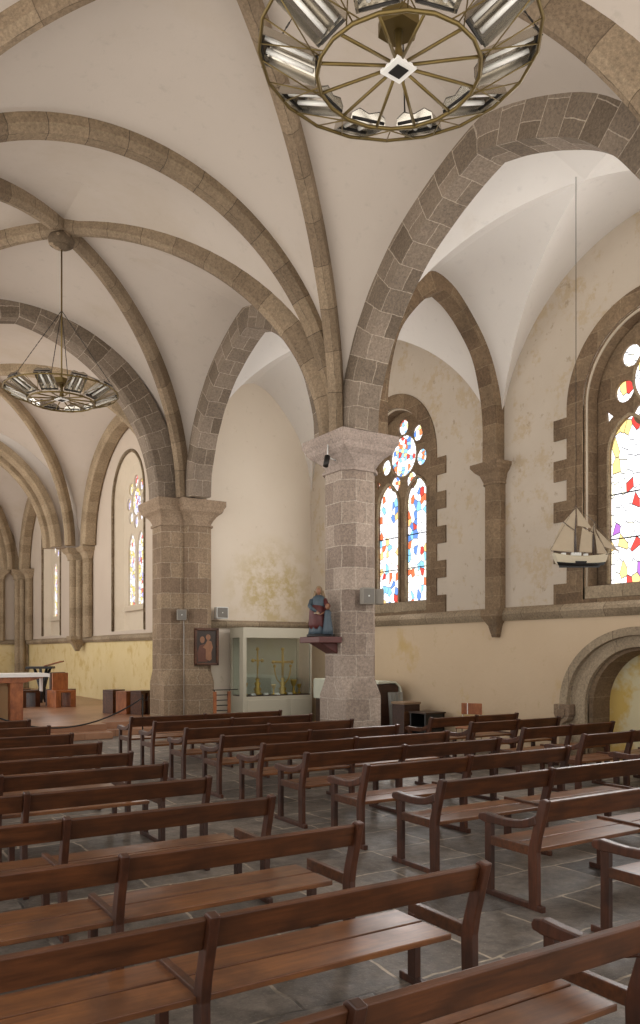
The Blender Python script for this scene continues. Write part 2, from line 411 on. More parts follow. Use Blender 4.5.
# ------------------------------------------------------------------ key dimensions (metres)
CX = 3.68; SP = 5.43            # nave axis, springing height
XA = 7.3                        # nave face of the arcade
WX = 11.05                      # aisle wall
T1, T2 = 11.1, 17.85            # transverse arch lines
C1, C2, C0 = 7.63, 14.3, .70

# ------------------------------------------------------------------ floor and platform
tag(MB().box(-.6, 11.8, -1.5, 18.6, -.3, 0).build('floor', M['floor']), kind='structure')
mb = MB(); mb.box(-3, 5.4, 16.75, 17.2, 0, .14); mb.box(-3, 8, 17.2, 17.6, 0, .14)
tag(mb.build('choir_step', M['parquet'], None, .01), 'lower wooden step in front of the raised altar platform', 'step')
mb = MB(); mb.box(-3, 5.4, 17.2, 17.62, 0, .28); mb.box(-3, 8.0, 17.6, 37.2, 0, .28)
tag(mb.build('choir_platform', M['parquet'], None, .01), 'raised wooden platform of the choir under the altar', 'platform')

# ------------------------------------------------------------------ walls
def fx(d, a, b): return (d, a, b)          # plane x=d, a=Y, b=Z
def fy(d, a, b): return (a, d, b)          # plane y=d, a=X, b=Z
def archhole(c, a, z0, zs, half):
    """opening outline: sill z0, springing zs, half curve (off,h)"""
    return [(c+a, z0)] + [(c+o, zs+h) for o, h in mirror_arch(half)] + [(c-a, z0)]
WIN = [('window_1', 14.36, M['glass_a'], M['glass_rose']), ('window_2', C1+.2, M['glass_b'], M['glass_b'])]
OA = 1.22
win_half = pointed(OA, 1.3)
NIC = 7.9
holes = [archhole(c, OA, 2.72, 6.05, win_half) for _, c, _, _ in WIN]
nich_half = ell(1.05, 1.03)
holes.append(archhole(NIC, 1.05, .02, .95, nich_half))
mb = MB(); plate(mb, [(3.6, 0), (18.4, 0), (18.4, 9.6), (3.6, 9.6)], holes, WX, WX+.75, fx)
tag(mb.build('wall_right', M['rightwall']), kind='structure')
mb = MB(); mb.box(7.9, 11.7, 17.85, 18.4, 0, 9.6)
tag(mb.build('wall_aisle_end', M['endwall']), kind='structure')
# choir side wall (x=8) with two windows, and its end wall
CW = [('window_3', 23.4), ('window_4', 32.6)]
ch = [archhole(c, 1.44, 2.5, 6.45, ell(1.44, 1.44)) for _, c in CW]
mb = MB(); plate(mb, [(18.42, 0), (37.6, 0), (37.6, 9.6), (18.42, 9.6)], ch, 8.0, 8.7, fx)
tag(mb.build('wall_choir_side', M['choirwall']), kind='structure')
mb = MB(); mb.box(-3, 8.7, 37.0, 37.5, 0, 9.8)
tag(mb.build('wall_choir_end', M['choirwall']), kind='structure')

# string courses (trim)
def profsweep_line(mb, prof, a0, a1, f):   # prof (d,z)
    n = len(prof)
    for i in range(n):
        p, q = prof[i], prof[(i+1) % n]
        mb.face([f(p[0], a0, p[1]), f(q[0], a0, q[1]), f(q[0], a1, q[1]), f(p[0], a1, p[1])], [(a0, p[1]), (a0, q[1]), (a1, q[1]), (a1, p[1])])
    mb.face([f(p[0], a0, p[1]) for p in prof]); mb.face([f(p[0], a1, p[1]) for p in prof[::-1]])
mb = MB()
profsweep_line(mb, [(WX+.02, 2.44), (WX-.05, 2.44), (WX-.10, 2.50), (WX-.13, 2.56), (WX-.10, 2.62), (WX-.03, 2.68), (WX+.02, 2.70)], 3.6, 17.9, fx)
tag(mb.build('trim_1', M['string']), kind='structure')
mb = MB()
profsweep_line(mb, [(17.87, 2.44), (17.80, 2.44), (17.75, 2.50), (17.73, 2.55), (17.77, 2.60), (17.87, 2.64)], 8.0, 10.9, fy)
tag(mb.build('trim_2', M['string']), kind='structure')
mb = MB()
profsweep_line(mb, [(8.02, 2.18), (7.94, 2.18), (7.86, 2.26), (7.86, 2.32), (7.94, 2.38), (8.02, 2.40)], 18.5, 37.0, fx)
profsweep_line(mb, [(37.02, 2.18), (36.9, 2.18), (36.86, 2.26), (36.9, 2.36), (37.02, 2.40)], 3, 8.0, fy)
tag(mb.build('trim_3', M['string']), kind='structure')

# ------------------------------------------------------------------ windows
def tall_light(cx, w, z0, zs, half_r): return archhole(cx, w/2, z0, zs, pointed(w/2, half_r, 8))
def make_window(name, c, g_light, g_rose):
    root = empty(name, (WX, c, 2.72)); tag(root, kind='structure')
    def F(d, a, b): return (d-WX, a, b-2.72)
    # stone surround: arch band and toothed quoins
    mb = MB()
    out = pointed(1.55, 1.6)
    z = 2.68; k = 0
    lst = []
    while z < 6.05:
        h = .36 if z+.36 < 6.05 else 6.05-z
        w = 1.84 if k % 2 == 0 else 1.55
        lst += [(w, z), (w, z+h)]; z += h; k += 1
        if h < .3: break
    outer = lst + [(o, 6.05+h) for o, h in mirror_arch(out)] + [(-a, b) for a, b in reversed(lst)]
    plate(mb, outer, [archhole(0, OA, 2.74, 6.05, win_half)], WX-.025, WX+.05, F)
    mb.build('surround', M['stone_dark'], root)
    # chamfered inner order and roll moulding with window light painted into its tone
    pth = [(OA-.02, -3.3)] + [(o-.02*(1 if o > 0 else -1), h) for o, h in mirror_arch(win_half)] + [(-OA+.02, -3.3)]
    mb = MB(); sweep(mb, pth, (.02, 0, 6.05-2.72), (0, 1), [(0, 0), (-.10, -.02), (-.27, -.035), (-.27, .2), (0, .2)]); mb.build('jamb', M['stone_dark'], root)
    mb = MB()
    rp = [(0.07, a*(.995), 3.33+h) for a, h in [(OA, -3.2)]+mirror_arch(win_half)+[(-OA, -3.2)]]
    mb.tube(rp, .035, 8); mb.build('roll_moulding', M['lit_roll'], root)
    # tracery
    mb = MB(); hl = []
    for s in (-1, 1): hl.append(tall_light(s*.53, .78, 3.0, 5.2, .55))
    rz = 6.33; hl.append(circ(0, rz, .465, 32))
    for k in range(7):
        a = PI/2 + 2*PI*k/7; hl.append(circ(.655*math.cos(a), rz+.66*math.sin(a), .18, 16))
    for s in (-1, 1): hl.append([(s*.86, 5.82), (s*.98, 5.72), (s*1.0, 5.95)])
    ti = [(OA-.03, 2.76)]+[(o*.985, 6.05+h*.985) for o, h in mirror_arch(win_half)]+[(-OA+.03, 2.76)]
    plate(mb, ti, hl, WX+.32, WX+.42, F); mb.build('tracery', M['stone_dark'], root)
    # splayed light frames
    mb = MB()
    for s in (-1, 1):
        lp = tall_light(s*.53, .82, 3.0, 5.2, .58); mb.tube([F(WX+.30, a, b) for a, b in lp], .03, 6, closed=False)
    mb.tube([F(WX+.33, *p) for p in circ(0, rz, .48, 32)], .02, 6, closed=True)
    mb.build('light_frame', M['choir_stone'], root)
    mb = MB(); mb.box(0.02, .5, -OA-.05, OA+.05, .0, .24); mb.face([F(WX-.02, -OA, 2.72), F(WX-.02, OA, 2.72), F(WX+.26, OA, 2.98), F(WX+.26, -OA, 2.98)])
    mb.build('sill', M['string'], root)
    mb = MB()
    for s in (-1, 1): plate(mb, [(s*.53-.40, 2.98), (s*.53+.40, 2.98), (s*.53+.40, 5.8), (s*.53-.40, 5.8)], [], WX+.36, WX+.37, F)
    mb.build('glass', g_light, root)
    mb = MB(); plate(mb, circ(0, rz, .83, 40), [], WX+.37, WX+.38, F)
    for s in (-1, 1): plate(mb, [(s*.84, 5.68), (s*1.02, 5.68), (s*1.02, 5.98), (s*.84, 5.98)], [], WX+.38, WX+.385, F)
    mb.build('rose_glass', g_rose, root)
    mb = MB()
    for s in (-1, 1):
        for zb in (3.75, 4.5):
            mb.tube([F(WX+.345, s*.53-.39, zb), F(WX+.345, s*.53+.39, zb)], .012, 6)
    mb.build('saddle_bar', M['dark_metal'], root)
for a in WIN: make_window(*a)
def choir_window(name, c):
    root = empty(name, (8, c, 2.5)); tag(root, kind='structure')
    def F(d, a, b): return (d-8, a, b-2.5)
    mb = MB(); h1 = ell(1.40, 1.42); h2 = ell(1.12, 1.15)
    for (hh, d0, d1, w0, w1) in ((0, -.01, .06, 1.45, 1.40), (0, .06, .27, 1.40, 1.08)):
        pa = [(w0, 2.45)]+[(o, 6.45+h) for o, h in mirror_arch(ell(w0, w0))]+[(-w0, 2.45)]
        pb = [(w1, 2.45)]+[(o, 6.45+h) for o, h in mirror_arch(ell(w1, w1))]+[(-w1, 2.45)]
        for i in range(len(pa)-1):
            mb.face([F(8+d0, *pa[i]), F(8+d0, *pa[i+1]), F(8+d1, *pb[i+1]), F(8+d1, *pb[i])])
    mb.build('reveal', M['wall_upper'], root)
    mb = MB(); mb.tube([F(8.0, *p) for p in [(1.45, 2.5)]+[(o, 6.45+h) for o, h in mirror_arch(ell(1.45, 1.45))]+[(-1.45, 2.5)]], .05, 8); mb.build('moulding', M['lit_roll'], root)
    mb.build('moulding', M['choir_stone'], root)
    mb = MB(); hl = [tall_light(s*.39, .62, 3.2, 5.0, .5) for s in (-1, 1)]
    rz = 6.42
    hl.append(circ(0, rz, .41, 28))
    for k in range(8):
        a = 2*PI*k/8; hl.append(circ(.64*math.cos(a), rz+.62*math.sin(a), .195, 14))
    plate(mb, [(1.1, 2.45)]+[(o, 6.5+h) for o, h in mirror_arch(ell(1.1, 1.15))]+[(-1.1, 2.45)], hl, 8.25, 8.31, F)
    mb.build('tracery', M['wall_upper'], root)
    mb = MB()
    for s in (-1, 1): plate(mb, [(s*.39-.33, 3.15), (s*.39+.33, 3.15), (s*.39+.33, 5.6), (s*.39-.33, 5.6)], [], 8.32, 8.33, F)
    plate(mb, circ(0, rz, .87, 32), [], 8.33, 8.34, F)
    mb.build('glass', M['glass_c'], root)
    mb = MB(); mb.box(.02, .28, -1.3, 1.3, 0, .04); mb.face([F(8.1, -.95, 3.1), F(8.1, .95, 3.1), F(8.28, .85, 3.3), F(8.28, -.85, 3.3)]); mb.build('sill', M['wall_upper'], root)
for a in CW: choir_window(*a)

# ------------------------------------------------------------------ tomb niche in the aisle wall
root = empty('tomb_niche', (WX, NIC, 0)); tag(root, 'round-arched tomb recess with moulded granite arch low in the aisle wall', 'niche')
def nring(o0, r0, i0, ri, d0, d1, mat, nm):
    mb = MB(); out = [(o0, 0)]+[(o, .95+h) for o, h in mirror_arch(ell(o0, r0))]+[(-o0, 0)]
    inn = [(-i0, 0)]+[(-o, .95+h) for o, h in mirror_arch(ell(i0, ri))]+[(i0, 0)]
    plate(mb, out+inn, [], d0, d1, lambda d, a, b: (d, a, b)); mb.build(nm, mat, root)
nring(1.55, 1.30, 1.40, 1.17, -.13, .05, M['string'], 'outer_moulding')
nring(1.41, 1.18, 1.22, 1.06, -.04, .05, M['string'], 'hollow_moulding')
nring(1.24, 1.08, 1.05, .98, -.08, .05, M['string'], 'inner_moulding')
nring(1.06, .99, .96, .93, .02, .45, M['stone_dark'], 'reveal')
mb = MB(); mb.box(.45, .5, -1.1, 1.1, 0, 2.1); mb.build('back_panel', M['niche'], root)
for s in (1, -1):
    sh = [(-.17, .95), (.17, .95), (.17, .78), (.12, .68), (0, .60), (-.12, .68), (-.17, .78)]
    mb = MB(); mb.prism([(s*1.45+a, b) for a, b in sh], -.2, -.03, lambda d, a, b: (d, a, b))
    mb.prism([(s*1.45+a*.5, .78+(b-.78)*.5) for a, b in sh], -.23, -.19, lambda d, a, b: (d, a, b)); mb.build('carved_shield', M['stone'], root, .015)

# ------------------------------------------------------------------ piers
CAPM = {M[k].name: M[k+'_cap'] for k in ('stone', 'stone_pink', 'stone_dark', 'choir_stone')}
def octo(hx, hy, c, sides=(1, 1, 1, 1)):
    return [(hx, -hy+c), (hx, hy-c), (hx-c, hy), (-hx+c, hy), (-hx, hy-c), (-hx, -hy+c), (-hx+c, -hy), (hx-c, -hy)]
def loft(mb, secs, cx, cy):
    """secs: (z,hx,hy,c)"""
    rings = []
    for z, hx, hy, c in secs: rings.append([(cx+a, cy+b, z) for a, b in octo(hx, hy, max(c, .002))])
    ref = octo(secs[0][1], secs[0][2], .15); acc = [0]
    for k in range(8): acc.append(acc[-1]+math.hypot(ref[(k+1) % 8][0]-ref[k][0], ref[(k+1) % 8][1]-ref[k][1]))
    for i in range(len(rings)-1):
        for k in range(8):
            j = (k+1) % 8; z0, z1 = secs[i][0], secs[i+1][0]
            mb.face([rings[i][k], rings[i][j], rings[i+1][j], rings[i+1][k]], [(acc[k], z0), (acc[k+1], z0), (acc[k+1], z1), (acc[k], z1)])
    mb.face(rings[0][::-1]); mb.face(rings[-1]); return mb
def pier(root, cx, cy, hx, hy, mat, z0=0, base=True, c=.17, over=.22, capz=SP):
    lx, ly = cx-root.location.x, cy-root.location.y
    if base:
        mb = MB(); loft(mb, [(0, hx+.03, hy+.03, 0), (.12, hx+.03, hy+.03, 0), (.14, hx, hy, 0), (1.12, hx, hy, 0), (1.4, hx, hy, c)], lx, ly); mb.build('base', mat, root, weld=False)
        z0 = 1.4
    mb = MB(); loft(mb, [(z0, hx, hy, c), (capz-.59, hx, hy, c)], lx, ly); mb.build('shaft', mat, root, weld=False)
    mb = MB(); q = capz
    loft(mb, [(q-.60, hx, hy, c), (q-.60, hx+.035, hy+.035, c), (q-.55, hx+.035, hy+.035, c), (q-.55, hx, hy, c), (q-.50, hx+.01, hy+.01, c), (q-.42, hx+.04, hy+.04, c*.85),
              (q-.34, hx+.08, hy+.08, c*.5), (q-.27, hx+over*.7, hy+over*.7, c*.2), (q-.22, hx+over*.78, hy+over*.78, 0), (q-.19, hx+over*.8, hy+over*.8, 0), (q-.12, hx+over, hy+over, 0), (q, hx+over, hy+over, 0)], lx, ly)
    mb.build('capital', CAPM.get(mat.name, mat), root, weld=False)
p = empty('stone_pier', (7.65, T1, 0)); pier(p, 7.65, T1, .35, .4, M['stone_pink'])
tag(p, 'pinkish granite pier standing alone mid-nave with the painted statue on its side', 'pillar')
mb = MB(); loft(mb, [(SP, .22, .3, .05), (SP+1.6, .18, .25, .05)], 0, 0); mb.build('springer', M['stone_pink'], p, weld=False)
p = empty('stone_pier', (7.65, 17.9, 0)); pier(p, 7.74, 17.9, .34, .45, M['stone']); pier(p, 7.28, 18.12, .38, .46, M['stone'])
tag(p, 'brown granite double pier beside the choir, with a painting and small speaker', 'pillar')
mb = MB(); mb.box(-.1, .35, -.2, .6, SP, SP+2.4); mb.build('springer', M['stone'], p)
p = empty('stone_pier', (7.65, 4.15, 0)); pier(p, 7.65, 4.15, .35, .4, M['stone_pink'])
tag(p, 'granite pier at the right edge, nearest the camera', 'pillar')
mb = MB(); loft(mb, [(SP, .22, .3, .05), (SP+1.6, .18, .25, .05)], 0, 0); mb.build('springer', M['stone_pink'], p, weld=False)

def wallshaft(cx, cy, hx, hy, z0, mat, label, corb=True, name='wall_shaft', capz=SP, over=.16, twin=False):
    p = empty(name, (cx, cy, z0)); H_ = capz-.4-z0
    if twin:
        for qx, qy, r in ((-hx*.45, -.02, .15), (hx*.1, -hy*.75, .12), (hx*.1, hy*.7, .12)):
            mb = MB(); n = 14
            for k in range(n):
                a0, a1 = 2*PI*k/n, 2*PI*(k+1)/n
                mb.face([(qx+r*math.cos(a0), qy+r*math.sin(a0), 0), (qx+r*math.cos(a1), qy+r*math.sin(a1), 0), (qx+r*math.cos(a1), qy+r*math.sin(a1), H_), (qx+r*math.cos(a0), qy+r*math.sin(a0), H_)], [(a0*r, 0), (a1*r, 0), (a1*r, H_), (a0*r, H_)], True)
            mb.build('colonnette', mat, p, weld=True)
        mb = MB(); mb.box(-.05, hx, -hy*.7, hy*.7, 0, H_); mb.build('backing', mat, p)
    else:
        mb = MB(); loft(mb, [(0, hx, hy, .09), (H_, hx, hy, .09)], 0, 0); mb.build('shaft', mat, p, weld=False)
    mb = MB(); q = capz-z0
    loft(mb, [(q-.40, hx+.02, hy+.02, .09), (q-.36, hx+.02, hy+.02, .09), (q-.36, hx, hy, .08), (q-.3, hx+.03, hy+.03, .08), (q-.2, hx+.05, hy+.05, .04), (q-.14, hx+over*.7, hy+over*.7, .02), (q-.10, hx+over*.8, hy+over*.8, 0), (q-.06, hx+over, hy+over, 0), (q, hx+over, hy+over, 0)], 0, 0); mb.build('capital', CAPM.get(mat.name, mat), p, weld=False)
    if corb:
        mb = MB(); loft(mb, [(-.42, .06, .06, .01), (-.2, hx*.6, hy*.6, .02), (-.02, hx+.03, hy+.03, .03), (.1, hx+.03, hy+.03, .03), (.1, hx, hy, .03)], 0, 0); mb.build('corbel', mat, p, weld=False)
    tag(p, label, 'column'); return p
wallshaft(11.0, 11.05, .18, .20, 2.55, M['stone_dark'], 'slender engaged column with carved capital on the aisle wall between the windows')
wallshaft(7.75, 28.0, .28, .22, 2.3, M['choir_stone'], 'clustered wall shaft on a corbel between the two choir windows', twin=True)
wallshaft(7.88, 27.15, .14, .24, 2.35, M['choir_stone'], 'flat wall pilaster with capital nearer than the corbelled choir shaft', corb=False, name='wall_pilaster')
wallshaft(7.7, 36.7, .28, .25, .28, M['choir_stone'], 'far corner shaft of the choir running down to the platform', corb=False, twin=True)
wallshaft(7.88, 35.9, .14, .24, 2.35, M['choir_stone'], 'flat pilaster beside the far choir corner shaft', corb=False, name='wall_pilaster')
wallshaft(6.9, 36.9, .16, .14, 2.35, M['choir_stone'], 'slim pilaster on the far end wall of the choir', corb=False, name='wall_pilaster')

# ------------------------------------------------------------------ arches
ARC_INT = spline([(2.82, 0), (2.79, .40), (2.70, .70), (2.57, 1.0), (2.44, 1.27), (2.28, 1.50), (2.09, 1.75), (1.88, 1.96), (1.64, 2.18), (1.38, 2.36), (1.04, 2.54), (.74, 2.68), (.38, 2.82), (0, 2.93)], 52)
arcprof = lambda w, t: [(-w/2, 0), (w/2, 0), (w/2, t), (-w/2, t)]
def arch(name, half, origin, dirv, prof, mat, label, foot=0):
    pth = mirror_arch(half)
    if foot: pth = [(pth[0][0], -foot)]+pth+[(pth[-1][0], -foot)]
    mb = MB(); sweep(mb, pth, (0, 0, 0), dirv, prof); o = mb.build(name, mat); o.location = origin
    tag(o, label, 'arch'); return o
xw = .46; xc = XA+xw/2
for c, lab in ((C1, 'large pointed arcade arch between nave and aisle, right of the near pier'), (C2, 'pointed arcade arch framing the aisle end wall, left of the near pier'), (C0, 'arcade arch at the right edge nearest the camera')):
    hf = ARC_INT if c != C2 else [(a*.93, h) for a, h in ARC_INT]
    arch('arcade_arch', hf, (xc, c, SP), (0, 1), arcprof(xw, .46), M['arcade'], lab)
# ext of arcade (vault boundary)
ARC_EXT = spline([(3.18, 0), (3.17, .6), (3.12, 1.1), (2.96, 1.44), (2.75, 1.77), (2.48, 2.10), (2.25, 2.33), (1.92, 2.60), (1.43, 2.90), (.77, 3.17), (.4, 3.28), (0, 3.36)], 60)
def offset_curve(half, d):
    out = []
    for i in range(len(half)):
        p0 = half[max(0, i-1)]; p1 = half[min(len(half)-1, i+1)]
        a, h = p1[0]-p0[0], p1[1]-p0[1]
        if i == len(half)-1: a, h = p1[0]-p0[0]-.02, 0
        l = math.hypot(a, h) or 1; out.append((half[i][0]+h/l*d, half[i][1]-a/l*d))
    return out
ribprof = lambda w, d, ch: [(-w/2+ch, 0), (w/2-ch, 0), (w/2, ch), (w/2, d), (-w/2, d), (-w/2, ch)]
arch('transverse_arch', ell(3.55, 3.55, 40), (CX, T1, SP), (1, 0), ribprof(.36, .5, .09), M['rib_bold'], 'bold transverse arch spanning the nave from the near pier')
arch('transverse_arch', ell(3.55, 3.55, 40), (CX, 4.15, SP), (1, 0), ribprof(.36, .5, .09), M['rib_bold'], 'transverse arch overhead carrying the near chandelier')
arch('choir_arch', pointed(3.0, 3.5, 36), (CX, 17.85, SP), (1, 0), ribprof(.52, .6, .06), M['arcade'], 'broad choir arch springing from the double pier')
arch('choir_arch', pointed(3.15, 3.5, 36), (CX, 27.9, SP), (1, 0), ribprof(.45, .30, .08), M['choir_stone'], 'farther choir arch, in front of the end bay')
arch('choir_arch', pointed(2.98, 3.28, 36), (CX, 28.3, SP), (1, 0), ribprof(.3, .4, .08), M['choir_stone'], 'slimmer inner order just behind the farther choir arch')
arch('choir_arch', pointed(3.2, 3.5, 36), (CX, 36.8, SP), (1, 0), ribprof(.4, .8, .08), M['choir_stone'], 'wall arch against the end wall of the choir')
mb = MB(); sweep(mb, mirror_arch(pointed(3.2, 3.55, 36)), (CX, 27.95, SP), (1, 0), [(-.15, 0), (.15, 0), (.15, 1.1), (-.15, 1.1)]); tag(mb.build('wall_choir_spandrel', M['vault']), kind='structure')
# aisle transverse arches
AI = [(1.26, 0), (1.26, .8), (1.17, 1.4), (.98, 2.0), (.62, 2.48), (.28, 2.78), (0, 2.92)]
AIc = spline(AI, 42)
arch('aisle_arch', AIc, (9.55, 11.05, SP), (1, 0), arcprof(.34, .36), M['stone_dark'], 'narrow pointed arch crossing the aisle from near pier to wall column')
for c in (22.8, 32.4):
    arch('wall_rib', ell(3.75, 3.15, 30), (7.78, c, SP), (0, 1), ribprof(.44, .4, .06), M['choir_stone'], 'wall rib around the nearer choir window' if c < 25 else 'wall rib around the farther choir window')

# ------------------------------------------------------------------ vaults
def interp(half, o):
    """height of curve at offset o (half runs from springing to apex)"""
    if o >= half[0][0]: return half[0][1]
    best = None
    for i in range(len(half)-1):
        (a0, h0), (a1, h1) = half[i], half[i+1]
        lo, hi = min(a0, a1), max(a0, a1)
        if lo <= o <= hi:
            v = h0 + (h1-h0)*((o-a0)/(a1-a0) if abs(a1-a0) > 1e-9 else 1)
            best = v if best is None else max(best, v)
    return best if best is not None else half[-1][1]
def vault(name, cx, cy, hx, hy, Tf, Af, Df, mat, n=56, bulge=.10, Af2=None, Tf2=None, Dq=None):
    """Tf(|u|): height along the y=+-hy edges; Af(|v|): along the x=+-hx edges; Df(s): along the diagonals"""
    g = [math.sin(PI/2*(2*i/n-1)) for i in range(n+1)]
    vs = []
    for v in g:
        for u in g:
            au, av = abs(u), abs(v); Dd = Dq if (Dq and u > 0 and v < 0) else Df
            if av >= au:
                t = (av-au)/(1-au) if au < 1-1e-9 else 0
                E = Tf2 if (Tf2 and v < 0) else Tf
                h = Dd(au)*(1-t)+E(au)*t; k = 1-au
            else:
                t = (au-av)/(1-av) if av < 1-1e-9 else 0
                E = Af2 if (Af2 and u < 0) else Af
                h = Dd(av)*(1-t)+E(av)*t; k = 1-av
            h += bulge*math.sin(PI*t)*k
            vs.append((cx+u*hx, cy+v*hy, SP+h))
    N1 = n+1; fs = []
    for j in range(n):
        for i in range(n):
            a, b, c_, d = j*N1+i, j*N1+i+1, (j+1)*N1+i+1, (j+1)*N1+i
            if i == j: fs += [(a, b, c_), (a, c_, d)]
            elif i+j == n-1: fs += [(a, b, d), (b, c_, d)]
            else: fs.append((a, b, c_, d))
    mb = MB(); mb.idx(vs, fs, None, False); o = mb.build(name, mat)
    # keep groins crisp, webs smooth
    for p_ in o.data.polygons: p_.use_smooth = True
    try: o.data.set_sharp_from_angle(angle=math.radians(14))
    except Exception: pass
    return o
Dn = lambda s: 3.98*math.sqrt(max(0, 1-s*s)); Tn = lambda u: 3.76*math.sqrt(max(0, 1-u*u))
AEX = offset_curve(ARC_INT, .41); AEX = [p for p in AEX if p[0] >= 0]
An = lambda hy: (lambda v: interp(AEX, v*hy))
for c, hy in ((C0, 3.45), (C1, 3.40), (C2+.1, 3.42)):
    tag(vault('ceiling', CX, c, 3.72, hy, Tn, An(hy), Dn, M['vault'], Dq=lambda s: 3.92*max(0, 1-s**1.9)**.56), kind='structure')
Ac = lambda v: 3.42*math.sqrt(max(0, 1-min(1, v*4.4/4.05)**2))
for c, hy in ((22.7, 4.75), (32.5, 4.4)):
    tag(vault('ceiling', CX, c, 4.0, hy, lambda u: 3.8*math.sqrt(max(0, 1-u*u)), Ac, Dn, M['vault']), kind='structure')
# aisle groin vaults: pointed across, half-round along the wall
AIe = spline([(1.68, 0), (1.68, .75), (1.55, 1.40), (1.27, 2.08), (.89, 2.60), (.5, 3.0), (.2, 3.17), (0, 3.22)], 49)
Ta = lambda u: interp(AIe, u*1.70)-.04
Aw = lambda v: 3.42*max(0, 1-abs(v)**2.15)**.50
Da = lambda s: 3.20*max(0, 1-s**2)**.52
for c, hy in ((C0, 3.45), (C1, 3.44), (C2+.2, 3.40)):
    tag(vault('ceiling', 9.35, c, 1.74, hy, Ta, Aw, Da, M['vault_white'], bulge=.13, Af2=An(hy)), kind='structure')

# diagonal ribs and bosses
rprof = ribprof(.23, .42, .075)
def diag(cx, cy, dx, dy, label, rise=3.74, mat='rib'):
    l = math.hypot(dx, dy)*.982; half = ell(l, rise, 44)
    pth = mirror_arch(half)
    if dy < 0 and cy < 20:
        flat = [(l*math.cos(PI/2*k/44), rise*max(0, 1-math.cos(PI/2*k/44)**1.9)**.56) for k in range(45)]
        pth = flat + [(-a, h) for a, h in reversed(half[:-1])]
    mb = MB(); sweep(mb, pth, (0, 0, 0), (dx, dy), rprof); o = mb.build('diagonal_rib', M[mat]); o.location = (cx, cy, SP)
    tag(o, label, 'vault rib')
B = {C1: 'the near bay', C2: 'the bay with the far chandelier', C0: 'the bay over the camera', 22.8: 'the first choir bay', 32.4: 'the last choir bay'}
for c, hy in ((C1, 3.22), (C2, 3.1), (C0, 3.2), (22.8, 4.3), (32.4, 4.1)):
    mt = 'rib' if c < 20 else 'choir_stone'
    diag(CX, c, 3.52, hy, 'vault rib from near left to far right of '+B[c], mat=mt)
    diag(CX, c, 3.52, -hy, 'vault rib from far left to near right of '+B[c], mat=mt)
    mb = MB(); mb.lathe([(.10, -.16), (.21, -.13), (.23, -.05), (.20, .02), (.14, .06), (.10, .3)], n=20); mb.lathe([(.10, -.19), (.15, -.17), (.15, -.12)], n=16)
    o = mb.build('vault_boss', M['rib']); o.location = (CX, c, SP+3.72); tag(o, 'round carved boss where the ribs cross in '+B[c], 'boss')

# ------------------------------------------------------------------ benches
def bench_obj(W, arms=True, armR=False, label='', group='', mid=1.4, zb=.655, inset=0):
    yb = .095-(zb-.655)*.3
    root = empty('church_bench')
    t = .045; ends = [t/2, mid, W-t/2]
    # backrest boards between posts (leaning)
    for a, b in ((ends[0], ends[1]), (ends[1], ends[2])):
        mb = MB()
        mb.prism([(yb, zb), (.058, .785), (.042, .79), (.018, .783), (yb-.038, zb-.007)], a+t/2, b-t/2, lambda d, y, z: (d, y, z))
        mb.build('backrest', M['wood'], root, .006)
    for y0, y1 in ((.125, .343), (.357, .575)):
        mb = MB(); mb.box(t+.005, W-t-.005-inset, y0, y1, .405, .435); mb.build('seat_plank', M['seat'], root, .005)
    for i, x in enumerate(ends):
        mb = MB(); mb.prism([(.075, 0), (.155, 0), (.165, .40), (.155, .46), (.055, .795), (.03, .81), (-.02, .80), (.06, .52), (.078, .42)], x-t/2, x+t/2, lambda d, y, z: (d, y, z)); mb.build('post', M['wood_post'], root, .006)
        arm = (i == 0 and arms) or (i == 2 and armR)
        mb = MB(); mb.box(x-t/2, x+t/2, .535, .60, .04, .60 if arm else .40); mb.build('leg', M['wood_post'], root, .005)
        mb = MB(); mb.box(x-t/2+.003, x+t/2-.003, .11, .60, .385, .456); mb.build('seat_rail', M['wood'], root, .004)
        mb = MB(); mb.box(x-t/2+.002, x+t/2-.002, .03, .68, 0, .045); mb.build('runner', M['wood_post'], root, .006)
        if arm:
            tp = [(.60, .615), (.655, .605), (.665, .58), (.655, .555), (.62, .545)]
            top = [(.60, .625), (.5, .616), (.4, .612), (.3, .618), (.22, .632), (.15, .656), (.09, .685)]
            bot = [(.085, .615), (.15, .590), (.22, .570), (.3, .557), (.4, .552), (.5, .552), (.6, .548)]
            poly = top + bot + [(.66, .56), (.67, .585), (.655, .612)]
            mb = MB(); mb.prism(poly, x-.03, x+.03, lambda d, y, z: (d, y, z)); mb.build('armrest', M['wood_post'], root, .008)
    return root
YL = [1.94, 2.91, 4.01, 5.10, 6.17, 7.15, 8.14, 9.22, 10.42, 11.64, 12.88]
YM = [2.82, 3.88, 4.95, 6.01, 7.08, 8.05, 9.13, 10.26, 11.50, 12.53]
YR = [4.72, 5.75, 6.77, 7.80, 8.85, 9.78]
ordn = ['front', 'second', 'third', 'fourth', 'fifth', 'sixth', 'seventh', 'eighth', 'ninth', 'tenth', 'eleventh']
def rows(proto, x, ys, side, grp, js=.012):
    for i, y in enumerate(ys):
        o = proto if i == 0 else copy_tree(proto)
        o.location = (x+random.uniform(-js, js), y, 0); o.rotation_euler.z = random.uniform(-.004, .004)
        n = len(ys)-1-i
        if i == 0: w = 'nearest row'
        elif i == 1: w = 'second row from camera'
        elif n == 0: w = 'farthest row'
        else: w = ordn[i]+' row from camera'
        tag(o, 'wooden bench %s, %s' % (side, w), 'bench', grp)
bl = bench_obj(3.0, arms=False, mid=1.5, inset=.09)
b0 = bench_obj(3.0, arms=False, armR=True, mid=1.5, inset=.09)
b0.location = (-.13, 1.94, 0); tag(b0, 'wooden bench cut by the bottom edge, scrolled armrest at its right end', 'bench', 'left block of benches')
rows(bl, -.15, YL[1:], 'without armrests in the left block', 'left block of benches')
